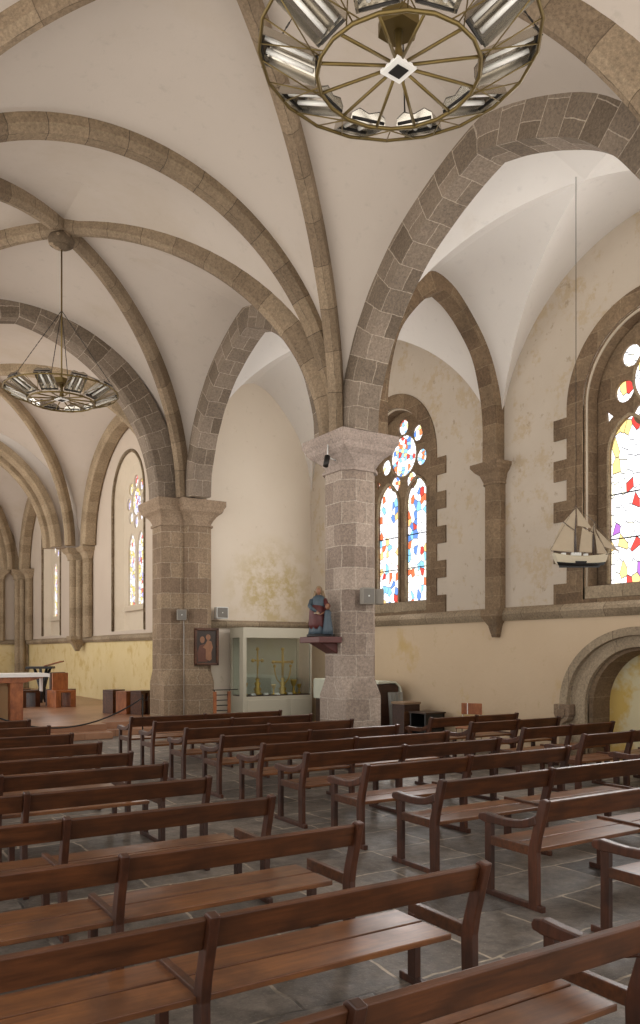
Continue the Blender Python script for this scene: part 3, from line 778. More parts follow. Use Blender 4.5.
rows(bench_obj(2.82, mid=1.32, zb=.635), 4.33, YM, 'with scrolled armrest in the middle block', 'middle block of benches')
rows(bench_obj(1.95, mid=1.0, zb=.635), 8.3, YR, 'with scrolled armrest in the right wall block', 'right block of benches')

# ------------------------------------------------------------------ chandeliers
def chandelier(rod_top, label, rot=0):
    root = empty('chandelier'); R0, R1 = .975, .57; z0, z1 = .0, -.17   # outer ring upper, inner ring lower
    def P(r, a, z): return (r*math.cos(a), r*math.sin(a), z)
    n = 20
    mb = MB(); mb.tube([P(R0, 2*PI*k/n, z0) for k in range(n)], .013, 6, closed=True); mb.build('outer_ring', M['brass'], root)
    mb = MB(); mb.tube([P(R1, 2*PI*k/n, z1) for k in range(n)], .015, 6, closed=True); mb.build('inner_ring', M['brass'], root)
    for k in range(12):
        a = 2*PI*k/12+.1; mb = MB(); mb.tube([P(.06, a, z1+.06), P(R1, a, z1)], .012, 6); mb.build('spoke', M['brass'], root)
    mb = MB()
    for k in range(10):
        a = 2*PI*(k+.5)/10
        for da in (-.1, .1):
            mb.tube([P(R0, a+da*2.4, z0), P(R1, a-da, z1)], .005, 5)
        mb.tube([P(R1, a, z1), P(R0, a, z0)], .005, 5)
    mb.build('strut', M['brass'], root)
    for k in range(10):
        a = 2*PI*k/10
        e = Vector(P(1, a, 0)); A = Vector(P(R1+.01, a, z1+.03)); Bv = Vector(P(R0-.01, a, z0+.03)); d = (Bv-A); ln = d.length; d.normalize()
        tt = Vector((-math.sin(a), math.cos(a), 0)); nn = d.cross(tt); 
        if nn.z < 0: nn = -nn
        # trough reflector, open below, with two tubes
        mb = MB(); prof = [(-.145, -.01), (-.135, .05), (-.08, .085), (0, .06), (.08, .085), (.135, .05), (.145, -.01)]
        pts0 = [A+tt*p+nn*q for p, q in prof]; pts1 = [Bv+tt*p+nn*q for p, q in prof]
        for i in range(6): mb.face([pts0[i], pts0[i+1], pts1[i+1], pts1[i]])
        mb.face(pts0); mb.face(pts1)
        pts2 = [p_+nn*.006 for p_ in pts0]; pts3 = [p_+nn*.006 for p_ in pts1]
        for i in range(6): mb.face([pts2[i], pts3[i], pts3[i+1], pts2[i+1]])
        lp = mb.build('lamp_reflector', M['reflector'], root, weld=False)
        for s in (-1, 1):
            mb = MB(); mb.tube([A+tt*s*.06+nn*.035+d*.03, Bv+tt*s*.06+nn*.035-d*.03], .018, 8); mb.build('lamp_tube', M['gray_tube'], lp)
        for q in (A, Bv):
            mb = MB(); mb.tube([q-tt*.13+nn*.02, q+tt*.13+nn*.02], .012, 6); mb.build('end_bracket', M['dark_metal'], lp)
    mb = MB(); mb.tube([(0, 0, z1+.1), (0, 0, rod_top)], .014, 8); mb.build('rod', M['brass'], root)
    mb = MB(); mb.lathe([(.02, .42), (.15, .40), (.15, .31), (.10, .31)], (0, 0, z1), 6, smooth=False); mb.lathe([(.03, .31), (.022, .2), (.05, .08), (.04, .04)], (0, 0, z1), 12); mb.build('hub', M['brass'], root)
    mb = MB(); mb.box(-.09, .09, -.09, .09, z1+.03, z1+.055); fl_ = mb.build('centre_lamp', M['cloth'], root); mb = MB(); mb.box(-.05, .05, -.05, .05, z1+.024, z1+.031); mb.build('lens', M['dark_metal'], fl_)
    hz = min(1.45, rod_top-.1)
    for k in range(4):
        a = PI/4+k*PI/2
        mb = MB(); A = Vector((0, 0, hz)); E = Vector(P(R0, a, z0)); m = 44
        for i in range(m):
            p0 = A.lerp(E, i/m); p1 = A.lerp(E, (i+1.1)/m); off = Vector((.004, 0, 0)) if i % 2 else Vector((0, .004, 0))
            mb.tube([p0+off, p1+off], .0035, 4, cap=False); mb.tube([p0-off, p1-off], .0035, 4, cap=False)
        mb.build('chain', M['dark_metal'], root)
    tag(root, label, 'chandelier', None); root.rotation_euler.z = rot
    return root
c = chandelier(9.15-6.44, 'far chandelier with tilted strip lamps hanging from the boss on a long rod', .063+.3); c.location = (CX+.02, C2+.05, 6.44)
c = chandelier(SP+3.58-6.05, 'near chandelier with silver strip lamps, cut by the top of the picture', .063); c.location = (3.45, 4.41, 6.05)

# ------------------------------------------------------------------ hanging ship
def ship():
    root = empty('model_ship', (9.3, C1, 3.06)); root.rotation_euler.z = -math.atan2(.536, .844)
    n = 22; mb = MB(); mb2 = MB()
    def sec(t):      # t 0 stern .. 1 bow ; returns x, halfwidth, keel z, sheer z
        x = -.42+.80*t; w = .085*math.sin(PI*min(1, .22+.80*t))**.6 * (1 if t < .75 else max(.02, (1-t)/.25)**.7)
        return x, max(w, .003), .02+.035*max(0, .3-t)+.06*max(0, t-.8), .155+.05*(2*t-1)**2+.01*t
    R = []
    for i in range(n+1):
        x, w, k, s = sec(i/n); row = []
        for j in range(-6, 7):
            a = j/6; hh = abs(a)**1.8; row.append((-.03+(x+.03)*(.80+.20*hh**.6), w*math.copysign(abs(a)**.5, a), k+(s-k)*hh))
        R.append(row)
    for i in range(n):
        for j in range(12):
            q = [R[i][j], R[i][j+1], R[i+1][j+1], R[i+1][j]]
            (mb if sum(p_[2] for p_ in q)/4 > .075 else mb2).face(q, None, True)
    mb.face(R[0]); 
    for i in range(n): mb.face([R[i][0], R[i][12], R[i+1][12], R[i+1][0]])
    mb2.prism([(-.34, .05), (-.33, .0), (.24, .0), (.27, .05)], -.008, .008, lambda d, a, b: (a, d, b))
    mb.build('hull', M['hull_white'], root); mb2.build('keel', M['black'], root)
    mb = MB()
    mb.tube([(-.10, 0, .1), (-.10, 0, .50), (-.09, 0, .90)], .008, 6, rad=[.010, .008, .004])
    mb.tube([(.16, 0, .1), (.16, 0, .45), (.17, 0, .66)], .008, 6, rad=[.010, .007, .003])
    mb.tube([(.33, 0, .19), (.55, 0, .22)], .006, 6, rad=[.007, .003])
    mb.tube([(-.45, 0, .24), (-.10, 0, .20)], .005, 5); mb.tube([(-.10, 0, .53), (-.28, 0, .66)], .005, 5); mb.tube([(.0, 0, .21), (.16, 0, .21)], .005, 5); mb.tube([(.16, 0, .50), (.02, 0, .58)], .005, 5)
    mb.build('mast', M['wood_dark'], root)
    def sail(pts, bulge=.02):
        mb = MB(); c_ = Vector((sum(p_[0] for p_ in pts)/len(pts), bulge, sum(p_[1] for p_ in pts)/len(pts)))
        P3 = [Vector((p_[0], 0, p_[1])) for p_ in pts]; m = len(P3); K = 5
        for i in range(m):
            a, b = P3[i], P3[(i+1) % m]
            for k in range(K):
                def q(pt, f): 
                    v = c_.lerp(pt, f); v.y = bulge*(1-f*f); return v
                f0, f1 = k/K, (k+1)/K
                if k == 0: mb.face([q(a, 0), q(a, f1), q(b, f1)], None, True)
                else: mb.face([q(a, f0), q(a, f1), q(b, f1), q(b, f0)], None, True)
        o = mb.build('sail', M['sail'], root); md = o.modifiers.new('s', 'SOLIDIFY'); md.thickness = .003
    sail([(-.45, .25), (-.12, .215), (-.115, .52), (-.29, .65)])
    sail([(-.09, .50), (-.27, .655), (-.10, .84)])
    sail([(-.08, .86), (-.07, .60), (.14, .56)])
    sail([(-.05, .22), (.14, .215), (.145, .48), (.0, .58)])
    sail([(.18, .64), (.19, .47), (.10, .50)])
    sail([(.18, .52), (.21, .20), (.36, .20)])
    sail([(.19, .56), (.30, .30), (.54, .225)])
    mb = MB()
    for p0, p1 in (((-.09, .9), (-.46, .25)), ((-.09, .88), (.17, .66)), ((.17, .65), (.55, .22)), ((.17, .6), (.36, .2))): mb.tube([(p0[0], 0, p0[1]), (p1[0], 0, p1[1])], .002, 4)
    for s in (-1, 1):
        for x0, zt in ((-.10, .6), (.16, .5)):
            for dx in (-.04, 0, .04): mb.tube([(x0+dx, s*.075, .19), (x0, 0, zt)], .0015, 4)
    mb.build('rigging', M['dark_metal'], root)
    mb = MB(); mb.box(-.16, -.02, -.025, .025, .17, .215); mb.box(.02, .08, -.02, .02, .17, .20); mb.box(-.30, -.24, -.03, .03, .18, .21); mb.build('deck_house', M['white_plastic'], root, .004)
    mb = MB(); mb.tube([(-.09, 0, .90), (-.09, 0, 5.60)], .005, 5); mb.build('hanging_wire', M['dark_metal'], root)
    tag(root, 'model sailing ship with cream sails hanging on a wire before the right window', 'model ship')
ship()

# ------------------------------------------------------------------ display cabinet and liturgical metalwork
root = empty('display_cabinet', (8.63, 17.0, 0)); Wc, Dc, Hc = 1.93, .72, 2.44
mb = MB(); mb.box(0, Wc, 0, Dc, 0, .78); mb.box(0, Wc, 0, Dc, 2.20, Hc); mb.box(0, .09, 0, .06, .78, 2.2); mb.box(Wc-.05, Wc, 0, .06, .78, 2.2); mb.box(0, .05, Dc-.12, Dc, .78, 2.2); mb.box(Wc-.05, Wc, Dc-.08, Dc, .78, 2.2)
mb.box(0, .05, 0.06, .2, .78, 2.2)
mb.build('frame', M['cabinet'], root, .006)
mb = MB(); mb.box(.05, Wc-.05, Dc-.03, Dc-.01, .78, 2.2); mb.build('back_panel', M['cabinet_in'], root)
for x0, x1 in ((.10, 1.22), (1.30, 1.86)):
    mb = MB(); mb.box(x0, x1, -.015, .0, .05, .70); mb.build('door', M['cabinet'], root, .006)
mb = MB(); mb.box(.02, Wc-.02, .02, Dc-.04, .76, .80); mb.build('display_shelf', M['wood_dark'], root)
gm, nt, b = newmat('cabinet glass'); b.inputs['Base Color'].default_value = (.93, .97, .95, 1); b.inputs['Roughness'].default_value = .03; b.inputs['Transmission Weight'].default_value = 1; b.inputs['IOR'].default_value = 1.1
tr = nt.nodes.new('ShaderNodeBsdfTransparent'); mx = nt.nodes.new('ShaderNodeMixShader'); mx.inputs[0].default_value = .12; gl = nt.nodes.new('ShaderNodeBsdfGlossy'); gl.inputs['Roughness'].default_value = .05
tr.inputs[0].default_value = (.9, .93, .92, 1)
L(nt, tr.outputs[0], mx.inputs[1]); L(nt, gl.outputs[0], mx.inputs[2]); L(nt, mx.outputs[0], nt.nodes['Material Output'].inputs[0]); M['cab_glass'] = gm
mb = MB(); mb.box(.09, Wc-.05, .02, .026, .80, 2.2); mb.build('glass_pane', gm, root)
mb = MB(); mb.box(.012, .018, .2, Dc-.12, .80, 2.2); mb.build('glass_pane', gm, root)
tag(root, 'tall greige glass-fronted display cabinet against the aisle end wall', 'cabinet')

def crucifix(loc, H, arm, label, anchor=False, name='altar_crucifix'):
    root = empty(name, loc)
    mb = MB(); mb.lathe([(.11, 0), (.11, .04), (.07, .07), (.10, .14), (.05, .20), (.085, .28), (.03, .33), (.06, .38), (.025, .42)], n=14); mb.build('foot', M['gold'], root)
    mb = MB(); mb.tube([(0, 0, .4), (0, 0, H)], .022 if not anchor else .03, 8)
    zc = H-.28 if not anchor else H-.32
    mb.tube([(-arm, 0, zc), (arm, 0, zc)], .02 if not anchor else .03, 8)
    for p_ in ((-arm, 0, zc), (arm, 0, zc), (0, 0, H)): mb.ball(p_, .045, n=8)
    mb.build('cross', M['gold'], root)
    mb = MB(); mb.tube([(0, -.02, zc-.20), (0, -.025, zc-.1), (0, -.025, zc-.02), (0, -.03, zc+.04)], .02, 8, rad=[.012, .022, .026, .02]); mb.tube([(-arm*.7, -.015, zc+.02), (0, -.02, zc-.02), (arm*.7, -.015, zc+.02)], .01, 6); mb.build('corpus', M['gold'], root)
    if anchor:
        for s in (-1, 1):
            mb = MB(); mb.tube([(s*arm*.85*math.cos(t_), 0, zc-.12-.42*math.sin(t_)) for t_ in [k*PI/2/8 for k in range(9)]], .016, 7); mb.ball((s*arm*.85, 0, zc-.1), .04, n=8); mb.build('scroll_arm', M['gold'], root)
    tag(root, label, 'crucifix')
crucifix((9.2, 17.35, .80), 1.12, .13, 'slim gilt standing crucifix, left one inside the display cabinet')
crucifix((9.88, 17.3, .80), 1.12, .27, 'broad gilt cross with curved arms, right of centre inside the cabinet', True)
def goblet(x, y, s, label, mat='gold', name='chalice', cat='chalice'):
    mb = MB(); mb.lathe([(.07*s, 0), (.065*s, .02*s), (.02*s, .06*s), (.03*s, .11*s), (.018*s, .15*s), (.05*s, .2*s), (.07*s, .27*s), (.072*s, .3*s), (.06*s, .3*s)], n=14)
    o = mb.build(name, M[mat]); o.location = (x, y, .80); tag(o, label, cat)
goblet(8.83, 17.3, 1.0, 'small gilt chalice at the left end of the cabinet shelf')
goblet(9.58, 17.22, .85, 'squat gilt pyx between the two crosses in the cabinet', name='pyx', cat='vessel')
goblet(10.2, 17.3, 1.2, 'dull gilt cup right of the broad cross in the cabinet')
goblet(10.42, 17.4, .8, 'small dark-gilt cup at the right end of the cabinet shelf')
for i, (x, y) in enumerate(((8.98, 17.12), (9.33, 17.12), (9.62, 17.08), (10.0, 17.1))):
    mb = MB(); mb.prism([(0, 0), (.06, 0), (.05, .05), (.045, .05)], -.06, .06, lambda d, a, b: (d, a, b)); o = mb.build('caption_card', M['cloth']); o.location = (x, y, .80)
    tag(o, 'white caption card on the cabinet shelf, ' + ['beside the left chalice', 'at the foot of the slim crucifix', 'in front of the squat pyx', 'below the broad cross'][i], 'card', 'caption cards in the cabinet')

# ------------------------------------------------------------------ statue of a woman with a girl, on a bracket
mb = MB(); mb.box(6.86, 7.3, 10.82, 11.44, 2.0, 2.10); mb.prism([(6.95, 2.0), (7.3, 2.0), (7.3, 1.82)], 10.95, 11.3, lambda d, a, b: (a, d, b))
tag(mb.build('wall_bracket', plain('red brown bracket', sr('#5a2f2a'), .5), None, .01), 'dark red wooden bracket shelf on the near pier under the statue', 'shelf')
root = empty('painted_statue', (7.06, 11.1, 2.10)); root.rotation_euler.z = math.radians(-38)
m_blue = plain('statue blue paint', sr('#435059'), .5, 0, .35, 14); m_red = plain('statue red paint', sr('#56221f'), .5, 0, .35, 14); m_skin = plain('statue flesh paint', sr('#8c6248'), .5); m_veil = plain('statue ochre veil', sr('#8a7458'), .55, 0, .2, 20)
def robe(cx, cy, prof, folds, amp, mat, nm, sx=1, sy=.8, lean=0, par=None):
    n = 36; vs = []; fs = []
    H = prof[-1][1]
    for r, z in prof:
        for k in range(n):
            a = 2*PI*k/n; rr = r*(1+amp*(1-z/H)*math.sin(folds*a+1.3*z*6)); vs.append((cx+lean*z+rr*sx*math.cos(a), cy+rr*sy*math.sin(a), z))
    for i in range(len(prof)-1):
        for k in range(n): fs.append((i*n+k, i*n+(k+1) % n, (i+1)*n+(k+1) % n, (i+1)*n+k))
    fs.append(tuple(range(n))[::-1]); fs.append(tuple((len(prof)-1)*n+k for k in range(n)))
    mb = MB(); mb.idx(vs, fs, None, True); return mb.build(nm, mat, par or root)
mb = MB(); mb.lathe([(.21, 0), (.21, .04), (.17, .05)], n=20, sx=1.1, sy=.8); mb.build('plinth', M['black'], root)
robe(-.03, 0, [(.17, .04), (.16, .12), (.14, .25), (.125, .38), (.12, .48), (.13, .56), (.125, .62), (.08, .67), (.04, .69)], 9, .10, m_blue, 'dress', 1, .8)
robe(-.05, -.02, [(.12, .13), (.145, .20), (.14, .32), (.13, .44), (.12, .50), (.06, .54)], 7, .13, m_red, 'mantle', 1.0, .85)
mb = MB(); mb.tube([(-.14, -.03, .60), (-.17, -.09, .50), (-.13, -.17, .46), (-.04, -.17, .40)], .03, 10, rad=[.042, .036, .03, .018]); mb.build('sleeve', m_blue, root)
mb = MB(); mb.tube([(.07, -.03, .61), (.11, -.08, .52), (.10, -.13, .45)], .03, 10, rad=[.042, .036, .026]); mb.build('sleeve', m_red, root)
mb = MB(); mb.ball((-.03, -.015, .755), .052, .85, .95, 1.2); mb.ball((-.03, -.068, .75), .010, n=6); mb.tube([(-.03, 0, .66), (-.03, -.005, .72)], .028, 8); mb.ball((-.035, -.18, .40), .02, n=8); mb.build('head', m_skin, root)
mb = MB(); mb.ball((-.03, .012, .768), .064, .92, .95, 1.2); mb.tube([(-.08, .02, .76), (-.10, .03, .66), (-.11, .02, .58)], .03, 8); mb.tube([(.02, .02, .76), (.05, .03, .66), (.06, .02, .58)], .03, 8); mb.build('veil', m_veil, root)
robe(.13, -.12, [(.085, .04), (.08, .12), (.065, .25), (.055, .34), (.06, .40), (.03, .44)], 8, .10, m_blue, 'girl_dress', 1, .9)
mb = MB(); mb.ball((.13, -.135, .492), .044, .88, .95, 1.15); mb.tube([(.13, -.12, .42), (.13, -.125, .46)], .016, 8); mb.tube([(.08, -.14, .40), (.01, -.17, .36), (-.03, -.19, .37)], .012, 7); mb.build('girl_head', m_skin, root)
mb = MB(); mb.ball((.13, -.112, .502), .048, .95, .9, 1.1); mb.build('girl_hair', m_red, root)
mb = MB(); mb.prism([(-.09, -.20), (.0, -.20), (.0, -.175), (-.09, -.175)], .375, .39, lambda d, a, b: (a, b, d)); mb.build('book', M['sail'], root)
tag(root, 'painted statue of a robed woman with a girl, standing on the pier bracket', 'statue')

# ------------------------------------------------------------------ speakers, picture, boxes
def speaker(loc, rz, sx, sy, sz, label, mat='grey_box', tilt=.0):
    root = empty('wall_speaker', loc, rz)
    Mx = Matrix.Rotation(tilt, 4, 'X')
    mb = MB(); mb.box(-sx/2, sx/2, -sy, 0, -sz/2, sz/2, Mx); mb.build('housing', M[mat], root, .012)
    mb = MB(); mb.box(-sx/2+.02, sx/2-.02, -sy-.004, -sy, -sz/2+.02, sz/2-.02, Mx); g = mb.build('grille', plain('speaker cloth', sr('#77726a'), .8), root)
    mb = MB(); mb.box(-.012, .012, -sy-.008, -sy-.003, -.012, .012, Mx); mb.build('badge', M['white_plastic'], g)
    mb = MB(); mb.tube([(0, -.01, 0), (0, .08, 0)], .015, 6); mb.build('mount', M['dark_metal'], root)
    tag(root, label, 'speaker')
speaker((7.62, 10.60, 2.76), -.25, .22, .14, .27, 'square grey speaker on the near pier, the left of the angled pair')
speaker((7.82, 10.62, 2.76), .95, .2, .14, .25, 'square grey speaker on the near pier, the right of the angled pair')
speaker((7.30, 17.58, 2.72), -.3, .22, .12, .25, 'small grey speaker on the double pier above the painting')
speaker((8.36, 17.72, 2.80), -.1, .30, .2, .28, 'white box speaker above the ledge beside the double pier', 'white_plastic')
root = empty('framed_painting', (7.86, 17.40, 1.54)); Wp, Hp = .60, .87
mb = MB()
for a in ((0, .05, 0, Hp), (Wp-.05, Wp, 0, Hp), (0, Wp, 0, .05), (0, Wp, Hp-.05, Hp)): mb.box(a[0]-.3, a[1]-.3, -.035, .03, a[2], a[3])
mb.build('frame', M['wood'], root, .008)
mb = MB(); mb.box(-.26, .26, -.005, .01, .04, Hp-.04); mb.build('canvas', plain('dark brown oil ground', sr('#33261d'), .45, 0, .4, 5), root)
m_flesh = plain('painted flesh tone', sr('#8a5f42'), .5, 0, .45, 9); m_dr = plain('painted ruddy drapery', sr('#5e3626'), .5, 0, .3, 10)
def blob(pts, mat, nm, d=-.008): 
    mb = MB(); mb.prism(pts, d, d+.004, lambda dd, a, b: (a, dd, b)); mb.build(nm, mat, root)
blob([(-.22, .08), (.02, .08), (.03, .36), (-.06, .50), (-.18, .46), (-.24, .3)], m_dr, 'painted_drapery')
blob([(-.02, .14), (.08, .10), (.13, .14), (.12, .30), (.16, .42), (.12, .56), (.03, .60), (-.03, .50), (-.10, .42), (-.02, .38)], m_flesh, 'painted_child', -.010)
blob([(x*.06-.11, y*.08+.60) for x, y in circ(0, 0, 1, 14)], m_flesh, 'painted_head', -.011)
blob([(x*.06+.04, y*.07+.66) for x, y in circ(0, 0, 1, 14)], m_flesh, 'painted_head', -.012)
tag(root, 'small dark framed oil painting of two figures hung on the double pier', 'painting')
mb = MB(); mb.tube([(7.38, 17.62, .2), (7.38, 17.62, 2.6)], .006, 6)
tag(mb.build('cable_conduit', M['cloth']), 'thin pale cable conduit running down the double pier below its speaker', 'cable')
root = empty('spotlight', (7.10, 10.95, 5.0)); mb = MB(); mb.tube([(0, 0, .06), (-.05, -.02, -.12)], .045, 10); mb.build('housing', M['dark_metal'], root); mb = MB(); mb.tube([(.18, 0, .0), (0, 0, .05), (.02, .02, .25)], .012, 6); mb.build('bracket', M['white_plastic'], root)
tag(root, 'tiny dark spotlight clamped under the near pier capital', 'spotlight')

# small wooden rack with dark rungs
root = empty('candle_rack', (7.8, 16.85, 0))
for x in (0, .36):
    mb = MB(); mb.box(x, x+.07, 0, .05, 0, .93); mb.build('post', M['wood_orange'], root, .005)
mb = MB()
for k in range(6): mb.tube([(.05, .02, .25+k*.12), (.38, .02, .25+k*.12)], .012, 6)
mb.tube([(-.03, .02, .97), (.62, .02, .97)], .012, 6); mb.tube([(0.02, .02, .93), (.02, .02, .97)], .01, 6); mb.tube([(.40, .02, .93), (.40, .02, .97)], .01, 6)
mb.build('rung', M['dark_metal'], root)
tag(root, 'small orange wood rack with dark rungs between double pier and cabinet', 'rack')

# covered harmonium behind the near pier
root = empty('covered_cabinet', (10.2, 13.75, 0))
mb = MB(); mb.box(0, .56, 0, 2.5, 0, 1.16); mb.build('case', M['wood_dark'], root, .01)
mb = MB()
cv = [(-.03, 1.17), (.0, 1.22), (.45, 1.22), (.60, 1.10), (.62, .98), (.59, .97), (.565, 1.08), (.44, 1.18), (-.02, 1.165)]
mb.prism(cv, -.04, 2.54, lambda d, a, b: (a, d, b)); mb.prism([(-.04, .75), (-.01, .75), (.0, 1.2), (-.04, 1.2)], 1.9, 2.54, lambda d, a, b: (a, d, b))
mb.build('dust_sheet', plain('pale green dust sheet', sr('#cfd0bd'), .7), root)
pl, nt, b = newmat('clear plastic sheet'); b.inputs['Base Color'].default_value = rgb(sr('#b9bab2')); b.inputs['Roughness'].default_value = .25; b.inputs['Alpha'].default_value = .55
mb = MB(); fo = [(.22+.38*k/14, -.06+.03*math.sin(k*1.7)) for k in range(15)]
for i in range(14):
    a, b_ = fo[i], fo[i+1]; mb.face([(a[0]+.06, a[1], .1), (b_[0]+.06, b_[1], .1), (b_[0], b_[1], .98), (a[0], a[1], .98)], None, True)
mb.build('plastic_cover', pl, root)
tag(root, 'long dark wooden cabinet under a pale dust sheet behind the near pier', 'cabinet')
root = empty('wooden_chest', (10.28, 12.95, 0)); mb = MB(); mb.box(0, .42, 0, .4, 0, .76); mb.build('body', M['wood_orange'] if False else M['wood_dark'], root, .01); mb = MB(); mb.box(-.02, .44, -.02, .42, .76, .81); mb.build('lid', plain('pale chest lid', sr('#8b7258'), .6), root, .01)
mb = MB(); mb.box(-.006, .43, -.006, .0, .2, .62); mb.build('door', wood('mid brown chest door', sr('#4a3020'), sr('#6e4c34')), root)
tag(root, 'small brown wooden cupboard with pale top beside the sheeted dark cabinet', 'cupboard')
root = empty('low_shelf', (10.35, 12.35, 0)); mb = MB(); mb.box(0, .5, 0, .5, 0, .04); mb.box(0, .5, 0, .04, 0, .6); mb.box(0, .5, .46, .5, 0, .6); mb.box(.46, .5, 0, .5, 0, .6); mb.box(0, .5, 0, .5, .3, .33); mb.build('carcass', M['black'], root); mb = MB(); mb.box(-.02, .52, -.02, .52, .6, .63); mb.build('top', M['wood_dark'], root, .004)
tag(root, 'low black open shelf unit against the aisle wall next to the cupboard', 'shelf unit')
# chair near the wall
root = empty('stacking_chair', (10.25, 11.0, 0), math.radians(-60))
for s in (-1, 1):
    mb = MB(); mb.tube([(s*.19, .20, 0), (s*.18, .18, .45), (s*.17, .22, .86)], .011, 8); mb.build('leg', M['reflector'], root)
    mb = MB(); mb.tube([(s*.19, -.2, 0), (s*.18, -.18, .44)], .011, 8); mb.build('leg', M['reflector'], root)
mb = MB(); mb.box(-.2, .2, -.2, .2, .44, .46); mb.build('seat', M['wood_orange'], root, .008)
mb = MB(); mb.box(-.2, .2, .185, .20, .68, .89); mb.build('backrest', M['wood_orange'], root, .008)
mb = MB(); mb.box(-.085, -.07, .178, .184, .68, .89); mb.build('pale_stripe', M['cloth'], root)
tag(root, 'orange plywood chair with metal legs standing by the aisle wall', 'chair')

# ------------------------------------------------------------------ choir furniture
PZ = .28
root = empty('altar', (3.68, 19.6, PZ))
mb = MB(); mb.box(-.95, .95, -.45, .45, 1.0, 1.05); mb.build('table_top', M['wood_orange'], root, .005)
mb = MB(); mb.prism([(-.92, 1.0), (.92, 1.0), (.42, .86), (-.42, .86)], -.43, .43, lambda d, a, b: (a, d, b)); mb.build('underframe', M['wood_orange'], root)
for x0, x1 in ((.12, .40), (-.40, -.12)):
    mb = MB(); mb.box(x0, x1, -.4, .4, 0, .86); mb.build('leg', M['wood_orange'], root, .008)
mb = MB(); mb.box(-.15, .15, -.1, .1, 0, .86); mb.build('inner_panel', plain('pale inner wood', sr('#c9a878'), .5), root)
cl = MB(); cl.box(-.97, .97, -.47, .47, 1.05, 1.07); cl.box(-.97, .97, -.475, -.46, .99, 1.06); cl.box(.96, .98, .2, .47, .62, 1.06); cl.box(.96, .98, -.47, -.4, .98, 1.06)
o = cl.build('altar_cloth', M['cloth']); o.location = (3.68, 19.6, PZ); tag(o, 'white cloth lying on the wooden altar table', 'altar cloth')
tag(root, 'broad wooden altar table with splayed underside on the platform', 'altar')
# lectern with black branching foot
root = empty('lectern', (6.0, 25.6, PZ)); root.rotation_euler.z = math.radians(-25)
mb = MB(); mb.box(-.45, .35, -.25, .25, 1.05, 1.12); mb.build('top', M['black'], root, .01)
mb = MB(); mb.prism([(.1, 1.12), (.62, 1.26), (.62, 1.30), (.1, 1.15)], -.25, .25, lambda d, a, b: (a, d, b)); mb.build('book_rest', M['wood_orange'], root)
mb = MB()
for dx, dy in ((-.12, 0), (.12, .05), (0, -.12), (.05, .12)): mb.tube([(dx*1.6, dy*1.6, 0), (dx*.3, dy*.3, .45), (dx, dy, .75), (dx*1.9, dy*1.9, 1.05)], .05, 8, rad=[.06, .075, .06, .04])
mb.build('pedestal', M['black'], root)
tag(root, 'dark lectern with tilted book rest behind the altar', 'lectern')
def box_chair(x, y, rz, label, mat='wood_orange', back=True, W=.62, H=.48, D=.5, bh=.97):
    root = empty('wooden_chair' if back else 'wooden_stool', (x, y, PZ), rz)
    mb = MB(); mb.box(-W/2, W/2, -D/2, D/2, H-.06, H); mb.build('seat', M[mat], root, .005)
    for s in (-1, 1):
        mb = MB(); mb.box(s*W/2-(.16 if s > 0 else 0), s*W/2+(.16 if s < 0 else 0), -D/2, D/2, 0, H-.06); mb.build('side_panel', M[mat], root, .005)
    if back:
        mb = MB(); mb.box(-W/2+.14, W/2, D/2-.06, D/2, H, bh); mb.build('backrest', M[mat], root, .005)
    tag(root, label, 'chair' if back else 'stool'); return root
box_chair(5.98, 23.2, .25, 'blocky orange-brown wooden chair right of the altar')
box_chair(6.15, 23.95, .5, 'darker blocky chair tucked behind the orange-brown chair', 'wood_post', W=.7)
box_chair(5.1, 23.7, .4, 'dark brown blocky seat just beyond the altar table', 'wood_post', True, bh=.5)
box_chair(6.55, 20.25, .5, 'dark-topped wooden stool at the left of the trio near the double pier', 'wood', False, .45, .6, .35)
box_chair(6.72, 19.75, .5, 'middle wooden stool of the trio near the double pier', 'wood_orange', False, .42, .58, .35)
box_chair(6.98, 19.4, .5, 'wooden stool closest to the double pier', 'wood', False, .42, .6, .35)
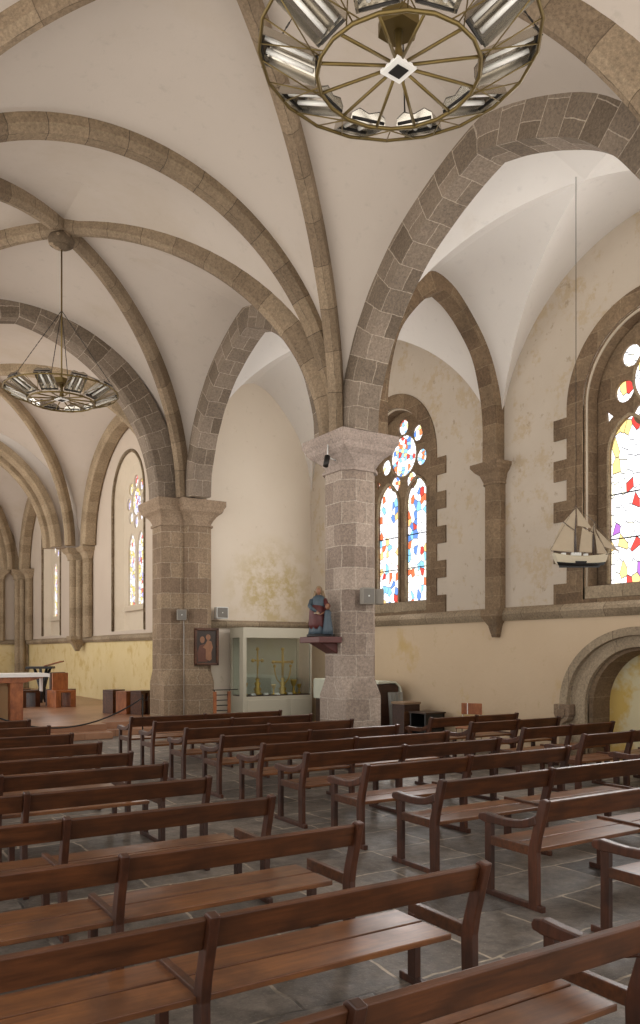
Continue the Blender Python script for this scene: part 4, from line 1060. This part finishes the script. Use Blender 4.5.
# rope barrier
def stanchion(x, label):
    root = empty('rope_stanchion', (x, 16.6, 0)); mb = MB(); mb.lathe([(.14, 0), (.14, .015), (.02, .03)], n=18); mb.build('base', M['dark_metal'], root)
    mb = MB(); mb.tube([(0, 0, .02), (0, 0, .90)], .016, 8); mb.build('pole', M['dark_metal'], root)
    mb = MB(); mb.tube([(.02+.05*(1-math.cos(t_)), 0, .86-.06*math.sin(t_)) for t_ in [k*PI/6 for k in range(8)]], .008, 6); mb.ball((0, 0, .91), .025, n=8); mb.build('hook', M['dark_metal'], root); tag(root, label, 'stanchion')
stanchion(6.0, 'dark metal rope post standing before the platform step'); stanchion(2.5, 'dark metal rope post at the left end of the barrier rope')
mb = MB(); mb.tube([(2.5+3.5*t_, 16.6, .86-.56*4*t_*(1-t_)) for t_ in [k/24 for k in range(25)]], .016, 8)
tag(mb.build('barrier_rope', M['black']), 'dark sagging barrier rope across the front of the altar platform', 'rope')

# ------------------------------------------------------------------ light
w = bpy.data.worlds.new('world'); scene.world = w; w.use_nodes = True
nt = w.node_tree; bg = nt.nodes['Background']
# dimmer sky above, bright lower half added to uplight the vaults (seen only through the open west and north sides)
tc = nt.nodes.new('ShaderNodeTexCoord'); sp = nt.nodes.new('ShaderNodeSeparateXYZ'); L(nt, tc.outputs['Generated'], sp.inputs[0])
c = ramp(nt, fl(nt, sp.outputs[2], -.25, .25), [(0, (1.0, .955, .895)), (1, (.42, .42, .42))])
L(nt, c, bg.inputs[0]); bg.inputs[1].default_value = 2.75
def area(name, loc, rot, sx, sy, e, col=(1, .96, .9)):
    l = bpy.data.lights.new(name, 'AREA'); l.shape = 'RECTANGLE'; l.size = sx; l.size_y = sy; l.energy = e; l.color = col
    o = bpy.data.objects.new(name, l); o.location = loc; o.rotation_euler = rot; COL.objects.link(o); return o
# daylight entering through the aisle windows
for c in (14.2, C1):
    area('window_daylight', (11.1, c, 4.6), (0, math.radians(90), 0), 3.4, 2.0, 150, (1, .98, .96))
for c in (23.0, 32.4):
    area('window_daylight', (8.1, c, 4.8), (0, math.radians(90), 0), 2.6, 1.4, 60, (1, .98, .95))
# added warm fill panel for the choir, on its unbuilt side
area('choir_warm_fill', (.2, 24, 5.0), (0, math.radians(-90), 0), 3.5, 10, 210, (1, .93, .84))

# ------------------------------------------------------------------ camera
cd = bpy.data.cameras.new('cam'); cam = bpy.data.objects.new('cam', cd); COL.objects.link(cam); scene.camera = cam
F = Vector((.536, .844, 0)).normalized(); cam.location = (0, 0, 1.85)
cam.rotation_euler = F.to_track_quat('-Z', 'Y').to_euler()
cd.sensor_fit = 'VERTICAL'; cd.sensor_height = 32.0; cd.lens = 32.0*797/1024
cd.shift_y = (652-512)/1024.0; cd.shift_x = 0
cd.clip_start = .05; cd.clip_end = 200
vs = scene.view_settings; vs.view_transform = 'Standard'; vs.look = 'None'; vs.exposure = 0; vs.gamma = 1; vs.use_curve_mapping = False
